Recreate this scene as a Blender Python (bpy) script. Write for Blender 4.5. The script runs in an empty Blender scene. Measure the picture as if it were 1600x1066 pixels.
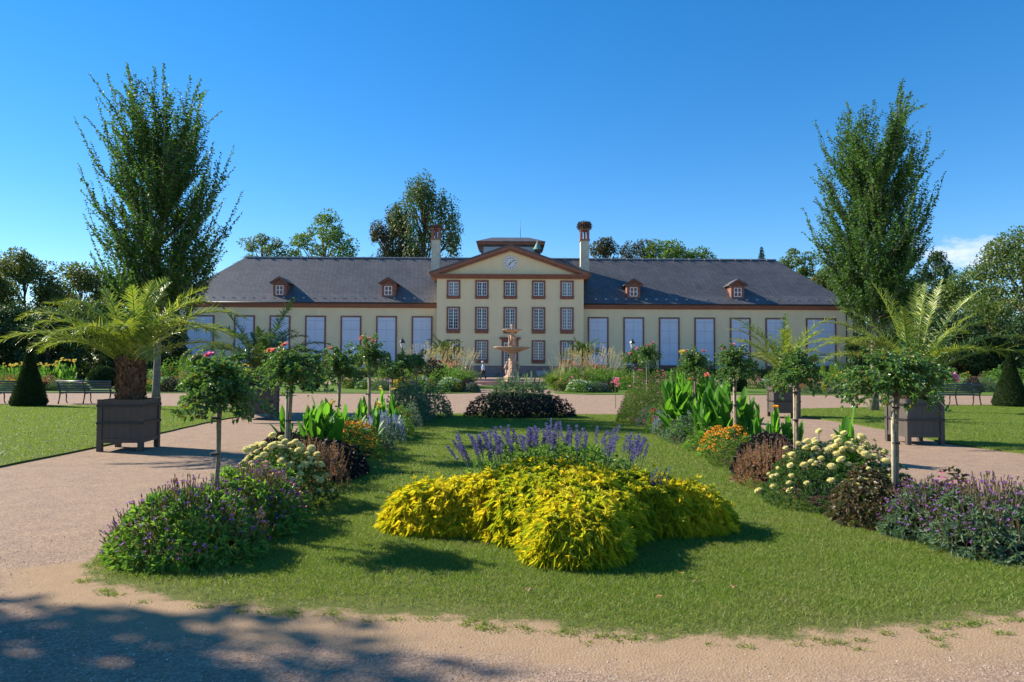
import bpy, math, random
import numpy as np
from mathutils import Matrix, Vector
R = math.radians
S = bpy.context.scene
col = S.collection

# ------------------------------------------------------------------ camera
F_PX = 1100.0; PITCH = R(1.80); ROLL = R(0.29); EYE = 1.6
cam = bpy.data.cameras.new('camera'); camo = bpy.data.objects.new('camera', cam); col.objects.link(camo)
cam.sensor_width = 36; cam.lens = F_PX/1600*36; cam.clip_start = .05; cam.clip_end = 3000
CM = Matrix.Rotation(R(90)+PITCH, 3, 'X') @ Matrix.Rotation(ROLL, 3, 'Z')
camo.matrix_world = Matrix.Translation((0, 0, EYE)) @ CM.to_4x4()
S.camera = camo
# ------------------------------------------------------------------ sky, sun, exposure
SUN_EL = R(33); SUN_AZ = R(21); SUN_DIR = Vector((-math.cos(SUN_AZ)*math.cos(SUN_EL), math.sin(SUN_AZ)*math.cos(SUN_EL), math.sin(SUN_EL))).normalized()   # towards the sun
w = bpy.data.worlds.new('World'); S.world = w; w.use_nodes = True
nt = w.node_tree; nt.nodes.clear()
wo = nt.nodes.new('ShaderNodeOutputWorld'); bg = nt.nodes.new('ShaderNodeBackground'); sk = nt.nodes.new('ShaderNodeTexSky')
sk.sky_type = 'NISHITA'; sk.sun_disc = False; sk.sun_elevation = SUN_EL; sk.sun_rotation = math.atan2(SUN_DIR.x, SUN_DIR.y)
sk.air_density = 1.0; sk.dust_density = 0.0; sk.ozone_density = 4.0; sk.altitude = 900
bg.inputs[1].default_value = .15
# one small cumulus low on the right
tc = nt.nodes.new('ShaderNodeTexCoord'); mp = nt.nodes.new('ShaderNodeMapping'); mp.vector_type = 'POINT'
cx, cy, cz = .62*math.cos(0), 1.0, .15
sub = nt.nodes.new('ShaderNodeVectorMath'); sub.operation = 'SUBTRACT'
cdir = (CM @ Vector(((1500-800)/F_PX, -(400-533)/F_PX, -1))).normalized(); sub.inputs[1].default_value = cdir
nt.links.new(tc.outputs['Generated'], sub.inputs[0])
scl = nt.nodes.new('ShaderNodeVectorMath'); scl.operation = 'MULTIPLY'; scl.inputs[1].default_value = (11, 11, 42)
nt.links.new(sub.outputs[0], scl.inputs[0])
ln = nt.nodes.new('ShaderNodeVectorMath'); ln.operation = 'LENGTH'; nt.links.new(scl.outputs[0], ln.inputs[0])
nz = nt.nodes.new('ShaderNodeTexNoise'); nz.inputs['Scale'].default_value = 1.0; nz.inputs['Detail'].default_value = 7; nz.inputs['Roughness'].default_value = .62
nsc = nt.nodes.new('ShaderNodeVectorMath'); nsc.operation = 'MULTIPLY'; nsc.inputs[1].default_value = (26, 26, 60)
nt.links.new(tc.outputs['Generated'], nsc.inputs[0]); nt.links.new(nsc.outputs[0], nz.inputs['Vector'])
mm = nt.nodes.new('ShaderNodeMath'); mm.operation = 'MULTIPLY_ADD'; mm.inputs[1].default_value = 1.9; mm.inputs[2].default_value = -.35
nt.links.new(nz.outputs[0], mm.inputs[0])
ms = nt.nodes.new('ShaderNodeMath'); ms.operation = 'SUBTRACT'; nt.links.new(mm.outputs[0], ms.inputs[0])
lm = nt.nodes.new('ShaderNodeMath'); lm.operation = 'MULTIPLY'; lm.inputs[1].default_value = .75; nt.links.new(ln.outputs['Value'], lm.inputs[0])
nt.links.new(lm.outputs[0], ms.inputs[1])
cr = nt.nodes.new('ShaderNodeMapRange'); cr.inputs[1].default_value = -.05; cr.inputs[2].default_value = .5; cr.inputs[4].default_value = .85
nt.links.new(ms.outputs[0], cr.inputs[0])
cmx = nt.nodes.new('ShaderNodeMix'); cmx.data_type = 'RGBA'; nt.links.new(cr.outputs[0], cmx.inputs[0])
hsv = nt.nodes.new('ShaderNodeHueSaturation'); hsv.inputs['Hue'].default_value = .503; hsv.inputs['Saturation'].default_value = 1.42; hsv.inputs['Value'].default_value = .88
gam = nt.nodes.new('ShaderNodeGamma'); gam.inputs[1].default_value = .84; nt.links.new(sk.outputs[0], gam.inputs[0]); nt.links.new(gam.outputs[0], hsv.inputs['Color'])
nt.links.new(hsv.outputs[0], cmx.inputs[6]); cmx.inputs[7].default_value = (3.3, 3.6, 4.3, 1)
nt.links.new(cmx.outputs[2], bg.inputs[0]); nt.links.new(bg.outputs[0], wo.inputs[0])
sl = bpy.data.lights.new('sun', 'SUN'); sl.energy = 4.9; sl.angle = R(.55); sl.color = (1, .91, .78)
so = bpy.data.objects.new('sun', sl); col.objects.link(so); so.rotation_mode = 'QUATERNION'; so.rotation_quaternion = SUN_DIR.to_track_quat('Z', 'Y')
S.view_settings.view_transform = 'Standard'; S.view_settings.look = 'None'; S.view_settings.exposure = .96; S.view_settings.gamma = 1
S.cycles.max_bounces = 8; S.cycles.transparent_max_bounces = 8

# ------------------------------------------------------------------ pixel helpers (photograph pixels, 1600 wide)
def ray(x, y): return CM @ Vector(((x-800)/F_PX, -(y-533)/F_PX, -1))
def gp(x, y, z=0.0):
    d = ray(x, y); t = (z-EYE)/d.z; return (d.x*t, d.y*t, z)
def atY(x, y, Y):
    d = ray(x, y); t = Y/d.y; return (d.x*t, Y, EYE+d.z*t)

# ------------------------------------------------------------------ objects
def tag(o, label=None, cat=None, group=None, kind=None):
    if label: o['label'] = label
    if cat: o['category'] = cat
    if group: o['group'] = group
    if kind: o['kind'] = kind
    return o
def empty(name, loc=(0, 0, 0), rz=0, sc=1.0):
    o = bpy.data.objects.new(name, None); col.objects.link(o); o.location = loc; o.rotation_euler = (0, 0, rz); o.scale = (sc,)*3
    o.empty_display_size = .1; return o
def kids(o): return [c for c in bpy.data.objects if c.parent == o]
def copy_tree(o, parent=None, _ch=None):
    c = o.copy(); col.objects.link(c); c.parent = parent
    for ch in (kids(o)): copy_tree(ch, c)
    return c

class MB:
    def __init__(s): s.V = []; s.F = []; s.n = 0
    def add(s, v, f, m=0, sm=False):
        v = np.asarray(v, dtype=np.float64).reshape(-1, 3); f = np.asarray(f, dtype=np.int64)
        if len(f) == 0: return s
        s.V.append(v); s.F.append((f+s.n, m, sm)); s.n += len(v); return s
    def box(s, x0, y0, z0, x1, y1, z1, m=0):
        v = [(x, y, z) for z in (z0, z1) for y in (y0, y1) for x in (x0, x1)]
        return s.add(v, [(0, 2, 3, 1), (4, 5, 7, 6), (0, 1, 5, 4), (2, 6, 7, 3), (0, 4, 6, 2), (1, 3, 7, 5)], m)
    def tube(s, pts, rad, seg=8, m=0, cap=True, sm=True):
        pts = np.asarray(pts, float); k = len(pts); rad = np.broadcast_to(np.asarray(rad, float), (k,))
        T = np.gradient(pts, axis=0); T /= np.linalg.norm(T, axis=1)[:, None]+1e-9
        a = np.array([0, 0, 1.0]) if abs(T[0, 2]) < .9 else np.array([1.0, 0, 0])
        V = []; u = np.cross(T[0], a)
        for i in range(k):
            u = u-T[i]*np.dot(u, T[i]); u /= np.linalg.norm(u)+1e-9; v = np.cross(T[i], u)
            th = np.arange(seg)/seg*2*math.pi
            V.append(pts[i]+rad[i]*(np.cos(th)[:, None]*u+np.sin(th)[:, None]*v))
        F = [(i*seg+j, i*seg+(j+1) % seg, (i+1)*seg+(j+1) % seg, (i+1)*seg+j) for i in range(k-1) for j in range(seg)]
        s.add(np.concatenate(V), F, m, sm)
        if cap:
            s.F.append((np.array([[j for j in range(seg)][::-1]])+s.n-k*seg, m, False))
            s.F.append((np.array([[j for j in range(seg)]])+s.n-seg, m, False))
        return s
    def lathe(s, prof, seg=24, m=0, c=(0, 0, 0), sm=True, a0=0.0):
        k = len(prof); th = np.arange(seg)/seg*2*math.pi+a0
        V = np.array([[(c[0]+r*math.cos(t), c[1]+r*math.sin(t), c[2]+z) for t in th] for r, z in prof]).reshape(-1, 3)
        F = [(i*seg+j, i*seg+(j+1) % seg, (i+1)*seg+(j+1) % seg, (i+1)*seg+j) for i in range(k-1) for j in range(seg)]
        return s.add(V, F, m, sm)
    def sphere(s, c, r, m=0, seg=12, ring=8, sm=True):
        r = np.broadcast_to(np.asarray(r, float), (3,))
        V = [(c[0]+r[0]*math.sin(math.pi*i/ring)*math.cos(2*math.pi*j/seg), c[1]+r[1]*math.sin(math.pi*i/ring)*math.sin(2*math.pi*j/seg), c[2]-r[2]*math.cos(math.pi*i/ring)) for i in range(ring+1) for j in range(seg)]
        F = [(i*seg+j, i*seg+(j+1) % seg, (i+1)*seg+(j+1) % seg, (i+1)*seg+j) for i in range(ring) for j in range(seg)]
        return s.add(V, F, m, sm)
    def poly(s, pts, z, m=0):
        s.add([(p[0], p[1], z) for p in pts], [list(range(len(pts)))], m); return s
    def slab(s, pts, z0, z1, m=0):
        n = len(pts); s.add([(p[0], p[1], z0) for p in pts]+[(p[0], p[1], z1) for p in pts], [(i, (i+1) % n, n+(i+1) % n, n+i) for i in range(n)], m)
        s.F.append((np.array([list(range(n, 2*n))])+s.n-2*n, m, False)); return s
    def prism(s, prof, y0, y1, m=0):      # prof in xz, extruded along y
        n = len(prof); s.add([(p[0], y0, p[1]) for p in prof]+[(p[0], y1, p[1]) for p in prof], [(i, (i+1) % n, n+(i+1) % n, n+i) for i in range(n)], m)
        s.F.append((np.array([list(range(n))[::-1]])+s.n-2*n, m, False)); s.F.append((np.array([list(range(n, 2*n))])+s.n-2*n, m, False)); return s
    def xf(s, M, start=0):
        A = np.array(M)[:3, :3]; t = np.array(M)[:3, 3]
        for i in range(start, len(s.V)): s.V[i] = s.V[i] @ A.T + t
        return s
    def mesh(s, name, mats):
        me = bpy.data.meshes.new(name); V = np.concatenate(s.V) if s.V else np.zeros((0, 3))
        me.vertices.add(len(V)); me.vertices.foreach_set('co', V.astype(np.float32).ravel())
        lv = np.concatenate([f.ravel() for f, m, q in s.F]); lt = np.concatenate([np.full(f.shape[0], f.shape[1]) for f, m, q in s.F])
        ls = np.concatenate([[0], np.cumsum(lt)[:-1]])
        me.loops.add(len(lv)); me.loops.foreach_set('vertex_index', lv.astype(np.int32))
        me.polygons.add(len(lt)); me.polygons.foreach_set('loop_start', ls.astype(np.int32))
        me.polygons.foreach_set('material_index', np.concatenate([np.full(f.shape[0], m) for f, m, q in s.F]).astype(np.int32))
        me.polygons.foreach_set('use_smooth', np.concatenate([np.full(f.shape[0], q) for f, m, q in s.F]))
        for mt in (mats if isinstance(mats, (list, tuple)) else [mats]): me.materials.append(mt)
        me.update(calc_edges=True); return me
    def build(s, name, mats, parent=None):
        o = bpy.data.objects.new(name, s.mesh(name, mats)); col.objects.link(o)
        if parent: o.parent = parent
        return o

# ------------------------------------------------------------------ materials
def newmat(name):
    m = bpy.data.materials.new(name); m.use_nodes = True; n = m.node_tree; b = n.nodes['Principled BSDF']; return m, n, b
def N(n, t, **k):
    q = n.nodes.new(t)
    for a, v in k.items(): setattr(q, a, v)
    return q
def ramp(n, fac, stops):
    r = N(n, 'ShaderNodeValToRGB'); e = r.color_ramp.elements
    while len(e) < len(stops): e.new(.5)
    for q, (p, c) in zip(e, stops): q.position = p; q.color = (*c, 1)
    n.links.new(fac, r.inputs[0]); return r.outputs[0]
def noise(n, scale, detail=4, rough=.55, vec=None, dist=0):
    t = N(n, 'ShaderNodeTexNoise'); t.inputs['Scale'].default_value = scale; t.inputs['Detail'].default_value = detail; t.inputs['Roughness'].default_value = rough; t.inputs['Distortion'].default_value = dist
    if vec is None: vec = N(n, 'ShaderNodeTexCoord').outputs['Object']
    n.links.new(vec, t.inputs['Vector']); return t.outputs[0]
def mixc(n, f, a, b, mode='MIX'):
    m = N(n, 'ShaderNodeMix', data_type='RGBA', blend_type=mode)
    for i, v in ((0, f), (6, a), (7, b)):
        if hasattr(v, 'node') or isinstance(v, bpy.types.NodeSocket): n.links.new(v, m.inputs[i])
        else: m.inputs[i].default_value = v if i == 0 else (*v, 1)
    return m.outputs[2]
def bump(n, b, h, strength=.3, dist=.02):
    q = N(n, 'ShaderNodeBump'); q.inputs['Strength'].default_value = strength; q.inputs['Distance'].default_value = dist
    n.links.new(h, q.inputs['Height']); n.links.new(q.outputs[0], b.inputs['Normal'])
def solid(name, c, rough=.6, var=.15, scale=6, metal=0, spec=.5, bm=0, bscale=40):
    m, n, b = newmat(name); c2 = tuple(x*(1-var) for x in c); c3 = tuple(min(1, x*(1+var)) for x in c)
    n.links.new(ramp(n, noise(n, scale), [(.3, c2), (.7, c3)]), b.inputs['Base Color'])
    b.inputs['Roughness'].default_value = rough; b.inputs['Metallic'].default_value = metal; b.inputs['Specular IOR Level'].default_value = spec
    if bm: bump(n, b, noise(n, bscale), bm, .01)
    return m
def leafmat(name, stops, trans=.35, rough=.45, spec=.35, tcol=None, twarm=1.0):
    m, n, b = newmat(name); g = N(n, 'ShaderNodeNewGeometry')
    k = len(stops); c = ramp(n, g.outputs['Random Per Island'], [(i/max(1, k-1), s) for i, s in enumerate(stops)])
    n.links.new(c, b.inputs['Base Color']); b.inputs['Roughness'].default_value = rough; b.inputs['Specular IOR Level'].default_value = spec
    if trans > 0:
        t = N(n, 'ShaderNodeBsdfTranslucent'); mx = N(n, 'ShaderNodeMixShader'); mx.inputs[0].default_value = trans
        tc_ = mixc(n, .85, c, tcol if tcol else (1.0, 1.0, .35), 'MULTIPLY')
        gm = N(n, 'ShaderNodeVectorMath', operation='SCALE'); gm.inputs['Scale'].default_value = 1.7*twarm; n.links.new(tc_, gm.inputs[0])
        n.links.new(gm.outputs[0], t.inputs[0]); n.links.new(b.outputs[0], mx.inputs[1]); n.links.new(t.outputs[0], mx.inputs[2])
        n.links.new(mx.outputs[0], n.nodes['Material Output'].inputs[0])
    return m
M = {}
def bladem(m, k=.75):      # blades turn straw coloured in dry patches of the ground they stand on
    n = m.node_tree; b = n.nodes['Principled BSDF']; src = b.inputs['Base Color'].links[0].from_socket
    r_ = N(n, 'ShaderNodeMapRange'); n.links.new(noise(n, .75, 6, .68), r_.inputs[0]); r_.inputs[1].default_value = .50; r_.inputs[2].default_value = .68; r_.inputs[4].default_value = k
    n.links.new(mixc(n, r_.outputs[0], src, (.30, .245, .10)), b.inputs['Base Color']); return m
def gravel_col(n, v):
    big = noise(n, .35, 5, .6); mid = noise(n, 3.0, 5, .65)
    c = ramp(n, big, [(.3, (.25, .16, .092)), (.55, (.30, .196, .112)), (.75, (.36, .235, .135))])
    c = mixc(n, .55, c, ramp(n, mid, [(.3, (.15, .103, .075)), (.5, (.31, .203, .13)), (.7, (.44, .285, .16))]))
    return mixc(n, .45, c, ramp(n, v.outputs['Color'], [(0, (.10, .08, .075)), (.45, (.29, .205, .15)), (1, (.60, .47, .37))]))
def gravel():
    m, n, b = newmat('pink_gravel'); fine = noise(n, 90, 3, .7)
    v = N(n, 'ShaderNodeTexVoronoi'); v.inputs['Scale'].default_value = 70; n.links.new(N(n, 'ShaderNodeTexCoord').outputs['Object'], v.inputs['Vector'])
    n.links.new(gravel_col(n, v), b.inputs['Base Color']); b.inputs['Roughness'].default_value = .92; b.inputs['Specular IOR Level'].default_value = .15
    bump(n, b, mixc(n, .55, mixc(n, .5, v.outputs['Distance'], fine), noise(n, 6, 8, .72)), .75, .022); return m
M['gravel'] = gravel()
def grassbase(name='grass_base', dry=.35, a=(.075, .11, .018), bcol=(.12, .165, .028), d=(.24, .20, .07), blend=0.0):
    m, n, b = newmat(name)
    c = mixc(n, noise(n, 1.1, 6, .65), a, bcol)
    msk = N(n, 'ShaderNodeMapRange'); n.links.new(noise(n, .45, 5, .6), msk.inputs[0]); msk.inputs[1].default_value = .5; msk.inputs[2].default_value = .72; msk.inputs[4].default_value = dry
    c = mixc(n, msk.outputs[0], c, d)
    c = mixc(n, .5, c, ramp(n, noise(n, 60, 3, .8), [(.3, tuple(x*.6 for x in a)), (.7, tuple(x*1.3 for x in bcol))]))
    n.links.new(c, b.inputs['Base Color']); b.inputs['Roughness'].default_value = .85; b.inputs['Specular IOR Level'].default_value = .15
    bump(n, b, noise(n, 80, 3, .8), .8, .02); return m
M['lawn'] = grassbase()
M['lawnf'] = grassbase('far_grass', .15, (.07, .13, .015), (.12, .19, .025))
M['soil'] = solid('bed_soil', (.085, .055, .038), .95, .5, 18, spec=.1, bm=.8, bscale=60)
M['dirt'] = solid('bare_dirt', (.38, .27, .18), .95, .22, 5, spec=.1, bm=.5, bscale=70)
M['blade'] = bladem(leafmat('grass_blade', [(0.078, 0.139, 0.014), (0.125, 0.215, 0.023), (0.188, 0.268, 0.041), (0.312, 0.314, 0.1)], .35, .5, .3))
M['bladefar'] = bladem(leafmat('side_grass_blade', [(0.105, 0.168, 0.014), (0.158, 0.236, 0.024), (0.221, 0.284, 0.036)], .4, .5, .3), .5)
# leaves
M['elm'] = leafmat('elm_leaf', [(0.032, 0.071, 0.027), (0.065, 0.14, 0.034), (0.11, 0.219, 0.046)], .35, .5, .22)
M['rose'] = leafmat('rose_leaf', [(0.049, 0.106, 0.049), (0.077, 0.174, 0.058), (0.136, 0.251, 0.058), (0.174, 0.27, 0.058)], .3, .33, .5)
M['rosetip'] = leafmat('rose_shoot', [(0.156, 0.195, 0.039), (0.286, 0.156, 0.065), (0.13, 0.182, 0.039)], .3, .4, .4)
M['canna'] = leafmat('canna_leaf', [(0.05, 0.15, 0.025), (0.088, 0.225, 0.031), (0.125, 0.3, 0.037)], .5, .45, .3)
M['palm'] = leafmat('palm_leaflet', [(0.073, 0.14, 0.031), (0.149, 0.234, 0.037), (0.253, 0.313, 0.054), (0.356, 0.375, 0.065)], .3, .33, .5)
M['palm2'] = leafmat('dark_palm_leaflet', [(0.049, 0.098, 0.033), (0.081, 0.146, 0.041), (0.13, 0.195, 0.049)], .25, .35, .5)
M['gold'] = leafmat('golden_leaf', [(.30, .34, .02), (.50, .46, .025), (.62, .52, .03), (.66, .52, .05)], .4, .5, .25)
M['goldgreen'] = leafmat('golden_green_leaf', [(.20, .28, .02), (.34, .38, .025), (.48, .46, .03), (.14, .22, .03)], .4, .5, .25)
M['herb'] = leafmat('herb_leaf', [(0.058, 0.138, 0.039), (0.097, 0.216, 0.049), (0.177, 0.313, 0.058), (0.234, 0.391, 0.058)], .35, .45, .35)
M['herbdry'] = leafmat('seed_stem', [(.16, .10, .07), (.13, .13, .06), (.20, .12, .09)], .2, .6, .2)
M['marileaf'] = leafmat('marigold_leaf', [(0.035, 0.084, 0.028), (0.056, 0.126, 0.035), (0.084, 0.168, 0.042)], .3, .5, .3)
M['dark'] = leafmat('dark_purple_leaf', [(.022, .018, .022), (.04, .028, .035), (.055, .038, .045), (.03, .04, .025)], .1, .5, .25)
M['dusk'] = leafmat('dusky_leaf', [(.018, .024, .022), (.028, .034, .03), (.04, .04, .05), (.035, .055, .03)], .1, .5, .25)
M['bronze'] = leafmat('bronze_leaf', [(.20, .09, .065), (.30, .15, .10), (.34, .19, .13), (.13, .13, .06)], .25, .5, .3)
M['coleus'] = leafmat('brown_coleus_leaf', [(.10, .05, .04), (.15, .10, .05), (.08, .12, .045), (.12, .07, .05)], .2, .4, .4)
M['silver'] = leafmat('silver_leaf', [(0.156, 0.216, 0.168), (0.24, 0.312, 0.24), (0.12, 0.18, 0.12)], .25, .6, .2)
M['grey'] = leafmat('grey_green_leaf', [(0.072, 0.129, 0.086), (0.114, 0.186, 0.114), (0.172, 0.257, 0.157)], .3, .5, .3)
M['cosleaf'] = leafmat('airy_leaf', [(.07, .12, .03), (.11, .18, .04), (.15, .22, .06)], .35, .5, .3)
M['lime'] = leafmat('lime_leaf', [(.14, .26, .04), (.20, .34, .05)], .4, .5, .3)
M['yew'] = leafmat('yew_needle', [(0.016, 0.033, 0.01), (0.029, 0.058, 0.016), (0.052, 0.091, 0.021)], .15, .5, .3)
M['tree1'] = leafmat('park_tree_leaf', [(0.053, 0.098, 0.026), (0.089, 0.151, 0.035), (0.16, 0.195, 0.044)], .3, .5, .3)
M['tree2'] = leafmat('turning_tree_leaf', [(0.053, 0.092, 0.025), (0.095, 0.131, 0.031), (0.147, 0.154, 0.042)], .3, .5, .3)
M['tree3'] = leafmat('bright_tree_leaf', [(0.061, 0.115, 0.02), (0.095, 0.176, 0.027), (0.149, 0.23, 0.041)], .3, .5, .3)
M['tree4'] = leafmat('dark_tree_leaf', [(0.025, 0.052, 0.025), (0.042, 0.09, 0.034), (0.071, 0.129, 0.038)], .2, .5, .3)
M['birch'] = leafmat('birch_leaf', [(0.029, 0.077, 0.028), (0.059, 0.123, 0.035), (0.127, 0.123, 0.049)], .3, .5, .3)
M['copper'] = leafmat('copper_leaf', [(0.045, 0.048, 0.031), (0.078, 0.072, 0.042), (0.067, 0.089, 0.035)], .25, .5, .3)
# petals
def petal(name, c, v=.25): return leafmat(name, [tuple(x*(1-v) for x in c), c, tuple(min(1, x*1.08) for x in c)], .3, .6, .2, tcol=(1, 1, 1), twarm=.7)
M['cream'] = petal('cream_petal', (.86, .80, .42), .12)
M['purple'] = petal('purple_petal', (.30, .10, .42)); M['violet'] = petal('violet_petal', (.17, .15, .36)); M['lav'] = petal('pale_blue_petal', (.36, .38, .62))
M['orange'] = petal('orange_petal', (.86, .42, .03)); M['yellow'] = petal('yellow_petal', (.80, .62, .12)); M['red'] = petal('red_petal', (.55, .03, .03))
M['pink'] = petal('pink_petal', (.80, .20, .36)); M['rosepink'] = petal('rose_pink_petal', (.88, .42, .52)); M['white'] = petal('white_petal', (.75, .73, .66)); M['salmon'] = petal('salmon_petal', (.75, .28, .18))
M['plume'] = leafmat('grass_plume', [(0.408, 0.323, 0.204), (0.51, 0.425, 0.289), (0.323, 0.255, 0.153)], .3, .7, .1)
M['eye'] = solid('flower_eye', (.03, .018, .01), .8)
# hard surfaces
M['bark'] = solid('smooth_grey_bark', (.20, .17, .14), .85, .3, 9, spec=.2, bm=.5, bscale=30)
M['bark2'] = solid('dark_bark', (.10, .08, .06), .9, .3, 9, spec=.15, bm=.6, bscale=20)
M['rosebark'] = solid('rose_stem_bark', (.22, .17, .11), .8, .35, 25, spec=.2, bm=.5)
M['stake'] = solid('wooden_stake', (.42, .36, .24), .8, .2, 20, spec=.2)
M['strap'] = solid('black_tie', (.02, .02, .02), .7)
M['tub'] = solid('taupe_painted_wood', (.085, .070, .058), .55, .12, 4, spec=.35, bm=.12, bscale=15)
M['iron'] = solid('black_iron', (.018, .018, .02), .45, .1)
M['palmtrunk'] = solid('palm_trunk_fibre', (.10, .065, .04), .95, .5, 16, spec=.1, bm=.8, bscale=30)
M['palmboot'] = leafmat('palm_leaf_base', [(.09, .055, .035), (.16, .10, .06), (.22, .15, .09)], 0, .85, .15)
M['benchgreen'] = solid('dark_green_paint', (.07, .10, .09), .35, .1, spec=.5)
M['benchfar'] = solid('weathered_bench_wood', (.10, .09, .08), .6, .2)
def wallm():
    m, n, b = newmat('cream_render'); c = ramp(n, noise(n, .6, 5), [(.3, (.79, .635, .385)), (.7, (.85, .69, .42))])
    z = N(n, 'ShaderNodeSeparateXYZ'); n.links.new(N(n, 'ShaderNodeTexCoord').outputs['Object'], z.inputs[0])
    st = N(n, 'ShaderNodeMapping'); st.inputs['Scale'].default_value = (.45, .45, .16); n.links.new(N(n, 'ShaderNodeTexCoord').outputs['Object'], st.inputs[0])
    c = mixc(n, .40, c, ramp(n, noise(n, 1.5, 8, .68, st.outputs[0]), [(.35, (.69, .55, .335)), (.6, (.84, .68, .415))]))
    n.links.new(c, b.inputs['Base Color']); b.inputs['Roughness'].default_value = .9; b.inputs['Specular IOR Level'].default_value = .2; return m
M['wall'] = wallm()
M['sand'] = solid('red_sandstone', (.25, .115, .085), .85, .22, 2.5, spec=.2)
M['cornice'] = solid('red_brown_cornice', (.27, .12, .08), .7, .12, 2, spec=.3)
def plinthm():
    m, n, b = newmat('plinth_stone'); t = N(n, 'ShaderNodeTexBrick'); mpn = N(n, 'ShaderNodeMapping'); mpn.inputs['Rotation'].default_value = (R(90), 0, 0)
    n.links.new(N(n, 'ShaderNodeTexCoord').outputs['Object'], mpn.inputs[0]); n.links.new(mpn.outputs[0], t.inputs[0])
    t.inputs['Color1'].default_value = (.23, .15, .135, 1); t.inputs['Color2'].default_value = (.31, .21, .18, 1); t.inputs['Mortar'].default_value = (.16, .11, .09, 1)
    t.inputs['Scale'].default_value = 1; t.inputs['Brick Width'].default_value = .8; t.inputs['Row Height'].default_value = .4; t.inputs['Mortar Size'].default_value = .015
    n.links.new(t.outputs[0], b.inputs['Base Color']); b.inputs['Roughness'].default_value = .9; return m
M['plinth'] = plinthm()
def slatem():
    m, n, b = newmat('roof_slate'); tcn = N(n, 'ShaderNodeTexCoord'); sp = N(n, 'ShaderNodeSeparateXYZ'); n.links.new(tcn.outputs['Object'], sp.inputs[0])
    ad = N(n, 'ShaderNodeMath', operation='MULTIPLY_ADD'); ad.inputs[1].default_value = -.42; n.links.new(sp.outputs[0], ad.inputs[0])
    zz = N(n, 'ShaderNodeMath', operation='MULTIPLY'); zz.inputs[1].default_value = -1.5; n.links.new(sp.outputs[2], zz.inputs[0]); n.links.new(zz.outputs[0], ad.inputs[2])
    cb = N(n, 'ShaderNodeCombineXYZ'); xx = N(n, 'ShaderNodeMath', operation='ADD'); n.links.new(sp.outputs[0], xx.inputs[0]); n.links.new(sp.outputs[1], xx.inputs[1])
    n.links.new(xx.outputs[0], cb.inputs[0]); n.links.new(ad.outputs[0], cb.inputs[1])
    t = N(n, 'ShaderNodeTexBrick'); n.links.new(cb.outputs[0], t.inputs[0])
    t.inputs['Color1'].default_value = (.082, .080, .080, 1); t.inputs['Color2'].default_value = (.145, .140, .136, 1); t.inputs['Mortar'].default_value = (.028, .029, .034, 1)
    t.inputs['Scale'].default_value = 1; t.inputs['Brick Width'].default_value = .36; t.inputs['Row Height'].default_value = .26; t.inputs['Mortar Size'].default_value = .022; t.inputs['Mortar Smooth'].default_value = .3
    c = mixc(n, .4, t.outputs[0], ramp(n, noise(n, .35, 6, .65), [(.35, (.05, .052, .06)), (.7, (.125, .12, .125))]))
    n.links.new(c, b.inputs['Base Color']); b.inputs['Roughness'].default_value = .55; b.inputs['Specular IOR Level'].default_value = .45
    bump(n, b, t.outputs['Fac'], -.4, .02); return m
M['slate'] = slatem()
M['zinc'] = solid('ridge_zinc', (.33, .34, .36), .45, .1, metal=.3)
M['whitepaint'] = solid('white_paint', (.72, .73, .74), .5, .05)
M['panel'] = solid('white_shutter_panel', (.58, .63, .73), .45, .05, .8)
M['seam'] = solid('panel_seam', (.35, .40, .52), .6, .05)
def glassm(name, c, r=.06):
    m, n, b = newmat(name); b.inputs['Base Color'].default_value = (*c, 1); b.inputs['Roughness'].default_value = r; b.inputs['Specular IOR Level'].default_value = .6; return m
M['pane'] = glassm('dark_window_glass', (.012, .014, .017)); M['panelight'] = glassm('curtained_glass', (.16, .17, .18), .2)
M['brick'] = solid('chimney_brick', (.28, .13, .09), .85, .3, 3); M['chimcream'] = solid('chimney_render', (.55, .50, .38), .85, .12, 2)
M['nest'] = leafmat('nest_twig', [(.10, .07, .05), (.18, .13, .09), (.06, .05, .04)], 0, .9, .1)
M['verdigris'] = solid('green_copper', (.12, .24, .18), .6, .15)
M['dial'] = solid('clock_face', (.70, .68, .66), .5, .04); M['black'] = solid('black_paint', (.012, .012, .014), .5, .05)
M['fstone'] = solid('fountain_sandstone', (.48, .32, .215), .85, .3, 3, spec=.2, bm=.4, bscale=10)
M['pinkstone'] = solid('pink_basin_stone', (.50, .30, .27), .8, .15, 2)
M['water'] = glassm('still_water', (.03, .05, .05), .03)
M['lampmetal'] = solid('dark_green_metal', (.03, .045, .042), .4, .1); M['lampglass'] = glassm('lantern_glass', (.42, .47, .48), .15)
M['skin'] = solid('skin', (.50, .28, .20), .55, .06); M['shirt'] = solid('light_blue_cotton', (.38, .52, .72), .85, .06); M['trouser'] = solid('black_cotton', (.02, .02, .024), .85, .1)
M['cap'] = solid('pale_cap_cloth', (.65, .62, .62), .8, .05); M['hair'] = solid('grey_hair', (.20, .19, .18), .7, .1)
M['deadleaf'] = leafmat('fallen_leaf_surface', [(.30, .17, .08), (.40, .26, .13)], .1, .7, .2)
M['pebble'] = leafmat('pebble_surface', [(.14, .11, .10), (.34, .25, .20), (.50, .38, .30), (.62, .55, .50)], 0, .9, .2)
M['litgold'] = solid('lantern_brass', (.3, .25, .12), .5)

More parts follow.
